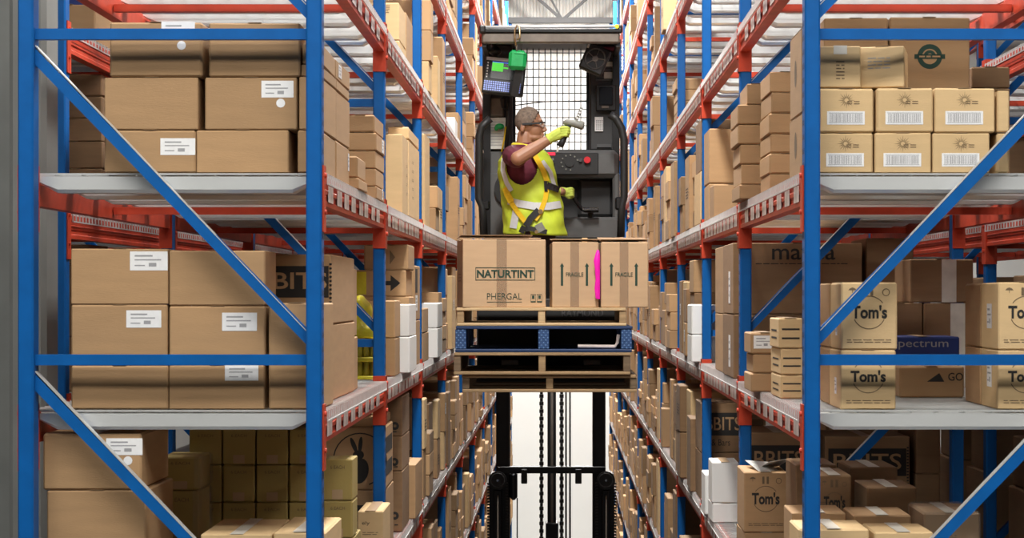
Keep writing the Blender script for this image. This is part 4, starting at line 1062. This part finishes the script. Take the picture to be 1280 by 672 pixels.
MB().tube([(X(689.7, 14.7), 14.7, zb), (X(689.7, 14.7), 14.7, ZB+.3)], .032, 16).build('lift_cylinder', 'black_steel', T)
MB().tube([(X(690, 14.65), 14.655, zb+1), (X(690, 14.65), 14.655, ZB+.3)], .009, 10).build('lift_rod', 'guard_plate', T)
MB().bbox(X(682, 14.6), X(698, 14.6), 14.62, 14.78, zb, Z(654, 14.6), .006).build('cylinder_base', 'black_steel', T)
for px in (676.8, 702):
    a = MB(); z = zb; q = 0; xc_ = X(px, 14.6)
    while z < ZB+.2:
        wv = .016 if q % 2 else .011; a.box(xc_-wv, xc_+wv, 14.6, 14.612, z, z+.0265); z += .0275; q += 1
    o = a.build('lift_chain', 'chain_steel', T); o['kind'] = 'stuff'
MB().bbox(-.62, .5, 14.9, 16.6, .12, 1.5, .06).build('chassis', 'truck_grey', T)
MB().bbox(-.6, -.42, 13.4, 15.2, .08, .30, .02).build('outrigger', 'truck_dark', T); MB().bbox(.30, .48, 13.4, 15.2, .08, .30, .02).build('outrigger', 'truck_dark', T)
for x, y in ((-.51, 13.6), (.39, 13.6), (-.3, 16.2), (.18, 16.2)): MB().disc((x, y, .125), .125, (1, 0, 0), .1, 24).build('wheel', 'wheel_rubber', T)
# ------------------------------------------------------------------ the operator
DP = 13.45; KP = DP/F
PB = Vector((X(664, DP), DP, zp+.001))
PER = thing('person', PB, 'person in yellow safety vest and maroon shirt aiming a hand scanner', 'person')
def Q(px, py, dy=0.): return Vector((X(px, DP), DP+dy, Z(py, DP)))
def fused(mb, name, m, vox, it=2, fac=.5, parent=PER):
    o = mb.build(name, m, parent)
    r = o.modifiers.new('fuse', 'REMESH'); r.mode = 'VOXEL'; r.voxel_size = vox; r.use_smooth_shade = True
    if it: s_ = o.modifiers.new('soft', 'SMOOTH'); s_.iterations = it; s_.factor = fac
    return o
SH_R, EL_R, WR_R = Q(642, 197, -.17), Q(649, 203, -.40), Q(690, 177, -.34)
SH_L, EL_L, WR_L = Q(671, 198, .16), Q(678, 233, .24), Q(701, 237, .21)
a = MB()
a.ell(Q(660.5, 151.5), (.088, .076, .094), 24, 16)          # skull
a.ell(Q(668, 162), (.056, .060, .070), 20, 14)              # face
a.ell(Q(667, 172), (.058, .052, .032), 16, 10)              # jaw
a.ell(Q(675.6, 175.2), (.025, .030, .021), 12, 8)           # chin
a.cap(Q(675.5, 150.5, -.034), Q(675.5, 150.5, .034), .013, .013)   # brow
a.cap(Q(678, 154), Q(682, 162), .0085, .012)             # nose
a.ell(Q(680.3, 163.2), (.014, .019, .010), 12, 8)
a.ell(Q(678.2, 167.9), (.013, .024, .0075), 12, 8); a.ell(Q(677.8, 170.9), (.012, .022, .0075), 12, 8)
for s_ in (-1, 1):
    a.ell(Q(653.5, 161, s_*.074), (.017, .010, .030), 12, 8, Matrix.Rotation(.15, 3, 'Y'))
    a.ell(Q(670.5, 161.5, s_*.040), (.026, .016, .024), 12, 8)  # cheek
a.cap(Q(656.5, 170), Q(655, 194), .056, .066)                # neck
a.ell(Q(656, 212), (.135, .16, .16), 20, 14); a.ell(Q(661, 250), (.13, .14, .20), 20, 14); a.ell(Q(664, 288), (.14, .15, .14), 20, 14)
a.cap(Q(655, 198, -.05), SH_R, .07, .06); a.cap(Q(660, 198, .05), SH_L, .07, .06)
a.cap(SH_R, EL_R, .054, .047); a.cap(EL_R, EL_R.lerp(WR_R, .35), .047, .046); a.cap(EL_R.lerp(WR_R, .35), WR_R, .046, .030)
a.cap(SH_L, EL_L, .050, .042); a.cap(EL_L, WR_L, .042, .029)
HR = WR_R.lerp(Q(702, 170, -.35), .8); a.cap(WR_R, HR, .028, .024)
a.cap(WR_L, Q(707, 238, .27), .028, .024)
for s_ in (-1, 1):
    hip = Q(664, 292, s_*.09); kn = Vector((hip.x+.02, hip.y, zp+.50)); an = Vector((hip.x-.02, hip.y, zp+.09))
    a.cap(hip, kn, .085, .058); a.cap(kn, an, .055, .04); a.cap(an, an+Vector((.15, 0, -.05)), .04, .034)
fused(a, 'body', 'skin', .0048, 2, .4)
# hair: short cap over the back and top of the head
h = MB(); c = Q(660.3, 151); n, m = 40, 24; V = []; keep = []
for i in range(m+1):
    ph = math.pi*.72*i/m
    for k in range(n):
        t = 2*math.pi*k/n; V.append(c+Vector((math.sin(ph)*math.cos(t)*.0895, math.sin(ph)*math.sin(t)*.0775, math.cos(ph)*.0955)))
for i in range(m):
    for k in range(n):
        k2 = (k+1) % n; q = (i*n+k, (i+1)*n+k, (i+1)*n+k2, i*n+k2); mid = (V[q[0]]+V[q[1]]+V[q[2]]+V[q[3]])/4
        px = VX+mid.x/KP; py = VY-(mid.z-CZ)/KP
        front = 676.5 if py < 141 else 673.5-(py-141)*.55
        if px < front and (py < 158 or px < 654-(py-158)*.3): keep.append(q)
h.add(V, keep, True)
o = h.build('hair', 'hair', PER); sd = o.modifiers.new('t', 'SOLIDIFY'); sd.thickness = .002; sd.offset = 0
for s_ in (-1, 1):
    e = MB().ell(Q(675.2, 155.3, s_*.034), (.010, .011, .007), 12, 8).build('eye', 'eye_white', PER)
    p = MB().ell(Q(677.2, 155.3, s_*.036), (.004, .005, .005), 10, 6).build('pupil', 'ink', PER)
    MB().cap(Q(673, 151.6, s_*.045), Q(678, 151.2, s_*.022), .004, .004, 8).build('eyebrow', 'hair', PER)
MB().ell(Q(679.2, 169.3), (.008, .017, .004), 12, 8).build('lips', 'lip', PER)
gl = MB()
for s_ in (-1, 1):
    gl.bar(Q(653, 156.5, s_*.084), Q(675, 154.8, s_*.070), .006, .012)
    gl.tube([Q(675, 154.8, s_*.070), Q(679.5, 153.2, s_*.045), Q(681.5, 153, s_*.012), Q(681.5, 153.5, 0)], .0042, 6)
gl.build('glasses_frame', 'black_plastic', PER)
for s_ in (-1, 1):
    a = MB(); pts = [Q(676, 153.4, s_*.066), Q(681.6, 153.2, s_*.010), Q(681.3, 158, s_*.014), Q(678.5, 160, s_*.04), Q(675.5, 158, s_*.063)]
    a.add(pts, [tuple(range(5))]); a.build('glasses_lens', 'lens', PER)
# shirt with short sleeves
a = MB()
a.ell(Q(656, 212), (.165, .175, .17), 24, 16); a.ell(Q(662, 250), (.165, .155, .22), 24, 16); a.ell(Q(665, 285), (.165, .16, .13), 20, 12)
a.cap(Q(656, 196, -.05), SH_R, .085, .075); a.cap(Q(660, 196, .05), SH_L, .085, .075)
a.cap(SH_R, SH_R.lerp(EL_R, .72), .073, .069); a.cap(SH_L, SH_L.lerp(EL_L, .65), .07, .064)
a.cap(Q(656.5, 184), Q(656, 196), .066, .08)
fused(a, 'shirt', 'maroon', .007, 2)
# trousers and boots
a = MB(); a.ell(Q(664, 292), (.17, .165, .12), 20, 12)
for s_ in (-1, 1):
    hip = Q(664, 292, s_*.09); kn = Vector((hip.x+.02, hip.y, zp+.50)); an = Vector((hip.x-.02, hip.y, zp+.12))
    a.cap(hip, kn, .10, .075); a.cap(kn, an, .073, .062)
fused(a, 'trousers', 'trousers', .009, 2)
for s_ in (-1, 1):
    hip = Q(664, 292, s_*.09); a = MB(); b0 = Vector((hip.x-.03, hip.y, zp+.06))
    a.cap(b0, b0+Vector((.19, 0, -.012)), .055, .046); a.cap(b0, b0+Vector((0, 0, .1)), .055, .055)
    a.v = [(x, y, max(z, zp+.002)) for x, y, z in a.v]
    fused(a, 'boot', 'black_plastic', .008, 1)
# safety vest: shell lofted round the torso with armholes
RG = [(294, 669, .208, .185), (276, 667, .203, .182), (252, 665, .198, .180), (232, 661, .192, .182), (214, 658, .190, .190), (202, 657, .178, .188), (193, 657, .150, .165), (187, 657.5, .108, .118), (182.5, 658, .082, .086)]
def ring(py):
    for i in range(len(RG)-1):
        if RG[i][0] >= py >= RG[i+1][0]:
            t = (RG[i][0]-py)/(RG[i][0]-RG[i+1][0]); return [RG[i][k]+(RG[i+1][k]-RG[i][k])*t for k in range(1, 4)]
    return list(RG[0][1:]) if py > RG[0][0] else list(RG[-1][1:])
def shell(px, py, off=0.):
    cx, rx, ry = ring(py); u = (px-cx)*KP/(rx+off); u = max(-.995, min(.995, u))
    return Vector((X(cx, DP)+u*(rx+off), DP-(ry+off)*math.sqrt(1-u*u), Z(py, DP)))
a = MB(); NT, NR = 220, 130; V = []; Fk = []
for i in range(NR+1):
    py = 293-(293-182.5)*i/NR; cx, rx, ry = ring(py)
    for k in range(NT):
        t = 2*math.pi*k/NT
        f = 1+.018*math.sin(4*t+py*.13)*min(1, max(0, (py-215)/40))+.012*math.sin(9*t-py*.21)*min(1, max(0, (py-225)/40))+.008*math.sin(py*.35+2*t)
        V.append(Vector((X(cx, DP)+math.cos(t)*rx*f, DP+math.sin(t)*ry*f, Z(py, DP)-(.012*math.cos(t-5.6) if i == 0 else 0))))
for i in range(NR):
    for k in range(NT):
        k2 = (k+1) % NT; q = (i*NT+k, i*NT+k2, (i+1)*NT+k2, (i+1)*NT+k); mid = (V[q[0]]+V[q[1]]+V[q[2]]+V[q[3]])/4
        px, py = VX+mid.x/KP, VY-(mid.z-CZ)/KP; dy = mid.y-DP
        if dy < -.02 and ((px-653)/19.5)**2+((py-208)/24.5)**2 < 1: continue
        if dy > .02 and ((px-664)/17)**2+((py-207)/22)**2 < 1: continue
        Fk.append(q)
a.add(V, Fk, True)
o = a.build('safety_vest', 'hivis', PER); sd = o.modifiers.new('t', 'SOLIDIFY'); sd.thickness = .007; sd.offset = 1
def ribbon(pts, wpx, off, m, name, th=.004, sub=4):
    P = []
    for i in range(len(pts)-1):
        for k in range(sub): t = k/sub; P.append((pts[i][0]+(pts[i+1][0]-pts[i][0])*t, pts[i][1]+(pts[i+1][1]-pts[i][1])*t))
    P.append(pts[-1]); V = []; n = len(P)
    for lay in (off, off+th):
        for i, (x, y) in enumerate(P):
            j0, j1 = P[max(i-1, 0)], P[min(i+1, n-1)]; dx, dy = j1[0]-j0[0], j1[1]-j0[1]; l = math.hypot(dx, dy) or 1
            nx, ny = -dy/l*wpx/2, dx/l*wpx/2
            V += [shell(x+nx, y+ny, lay), shell(x-nx, y-ny, lay)]
    k = 2*n; Fs = []
    for i in range(n-1):
        Fs += [(2*i, 2*i+1, 2*i+3, 2*i+2), (k+2*i, k+2*i+2, k+2*i+3, k+2*i+1), (2*i, 2*i+2, k+2*i+2, k+2*i), (2*i+1, k+2*i+1, k+2*i+3, 2*i+3)]
    Fs += [(0, k, k+1, 1), (k-2, k-1, 2*k-1, 2*k-2)]
    return MB().add(V, Fs).build(name, m, PER)
ribbon([(636, 252), (650, 256), (668, 259), (686, 259), (701, 256)], 9, .014, 'reflective', 'reflective_band')
ribbon([(640, 189), (630, 200), (629, 214), (634, 230), (640, 240)], 5.5, .014, 'reflective', 'reflective_band')
ribbon([(646, 264), (642, 286)], 9, .014, 'reflective', 'reflective_band')
ribbon([(678, 203), (688, 216), (694, 236)], 5, .014, 'reflective', 'reflective_band')
ribbon([(664, 186), (671, 200), (679, 214), (684, 228)], 6.5, .019, 'strap_yellow', 'harness_strap')
ribbon([(684, 236), (682, 250), (676, 266), (669, 276)], 6, .020, 'strap_yellow', 'harness_strap')
ribbon([(631, 236), (637, 250), (646, 264), (657, 278)], 6, .020, 'strap_yellow', 'harness_strap')
ribbon([(634, 242), (640, 254)], 8, .026, 'strap_yellow', 'harness_pad')
ribbon([(682, 228), (683, 241)], 4, .026, 'black_plastic', 'harness_buckle')
ribbon([(684, 233), (699, 238)], 8, .026, 'black_plastic', 'chest_strap')
ribbon([(674, 264), (664, 274), (658, 284)], 8, .027, 'black_plastic', 'harness_buckle')
ribbon([(651, 288), (664, 287), (684, 291)], 6, .030, 'black_plastic', 'tool_belt')
ribbon([(673, 281), (678, 290)], 10, .034, 'scanner_grey', 'belt_pouch'); ribbon([(656, 284), (652, 292)], 7, .036, 'black_plastic', 'belt_pouch')
MB().disc(shell(676, 266, .034), .016, (0, 1, 0), .006, 16).build('harness_ring', 'brass', PER)
MB().disc(shell(671, 291, .045), .012, (0, 1, 0), .006, 14).build('harness_ring', 'brass', PER)
a = MB().tube([Vector((X(657.5, DP)+.086*math.cos(t), DP+.09*math.sin(t), Z(184-3*math.cos(t-math.pi), DP))) for t in [2*math.pi*i/24 for i in range(25)]], .016, 8); a.build('vest_collar', 'hivis_trim', PER)
# gloves
def glove(name, parts, vox=.0035):
    a = MB()
    for p0, p1, r0, r1 in parts: a.cap(p0, p1, r0, r1, 10)
    return fused(a, name, 'glove', vox, 2)
hy = -.36
P = [(Q(686.5, 178.5, -.345), Q(692, 175.5, -.35), .034, .034), (Q(692, 175, -.352), Q(701, 170, -.362), .033, .034), (Q(693, 177, -.352), Q(700.5, 174.5, -.362), .028, .028)]
for i, (py, ln) in enumerate(((166, 1.), (169, 1.08), (172, 1.02), (175, .85))):
    k = Q(702, py, -.392+i*.003); m1 = Q(702+6.3*ln, py-.3, -.398); m2 = Q(702+9.0*ln, py+.4, -.372); e = Q(702+7.0*ln, py+1.0, -.340)
    P += [(k, m1, .0115, .0105), (m1, m2, .0105, .010), (m2, e, .010, .0085)]
P += [(Q(696, 170, -.345), Q(702.5, 164.5, -.325), .013, .011), (Q(702.5, 164.5, -.325), Q(709, 163.5, -.335), .011, .009)]
glove('glove', P)
MB().tube([Q(685.5, 179, -.343), Q(687.5, 178, -.345)], [.0365, .0375], 16).build('glove_cuff', 'glove', PER)
P = [(Q(696, 237, .20), Q(703, 237, .24), .034, .031), (Q(703, 237, .24), Q(709, 238, .27), .032, .032)]
for i, py in enumerate((233.5, 236.5, 239.5, 242)):
    k = Q(710, py, .25); m1 = Q(715, py-.6, .262); m2 = Q(717, py+.8, .30); e = Q(714.5, py+1.6, .33)
    P += [(k, m1, .011, .0105), (m1, m2, .0105, .0095), (m2, e, .0095, .008)]
P += [(Q(706, 241, .24), Q(711, 244.5, .26), .012, .011), (Q(711, 244.5, .26), Q(715, 244, .29), .011, .009)]
glove('glove', P)
# hand-held scanner
sc = thing('hand_scanner', Q(700, 188, hy), 'grey pistol-grip barcode scanner held up in the gloved hand', 'scanner')
a = MB().tube([Q(704, 159.5, hy), Q(708, 158.5, hy), Q(716, 160, hy), Q(722, 161.5, hy), Q(727, 162.5, hy), Q(729, 163, hy)], [.012, .022, .024, .026, .030, .024], 14)
a.build('scanner_body', 'scanner_grey', sc)
MB().disc(Q(729.2, 163, hy), .02, (1, 0, -.1), .004, 16).build('scanner_window', 'screen_dark', sc)
MB().tube([Q(711, 162, hy), Q(707.5, 172, hy), Q(703, 182, hy), Q(700, 188, hy)], [.019, .018, .021, .024], 12).build('scanner_grip', 'black_plastic', sc)
MB().bar(Q(719, 158, hy), Q(727, 139, hy), .02, .014, (0, 1, 0), .003).build('scanner_antenna', 'scanner_grey', sc)
for i in range(5): MB().bar(Q(720.6+i*1.5, 154.5-i*3.4, hy-.009), Q(721.3+i*1.5, 152.8-i*3.4, hy-.009), .012, .004, (0, 1, 0)).build('antenna_mark', 'label_white', sc)
MB().tube([Q(700, 188, hy), Q(697, 191, hy), Q(695.5, 195, hy), Q(698, 193, hy)], .005, 6).build('wrist_cord', 'tape_white', sc)
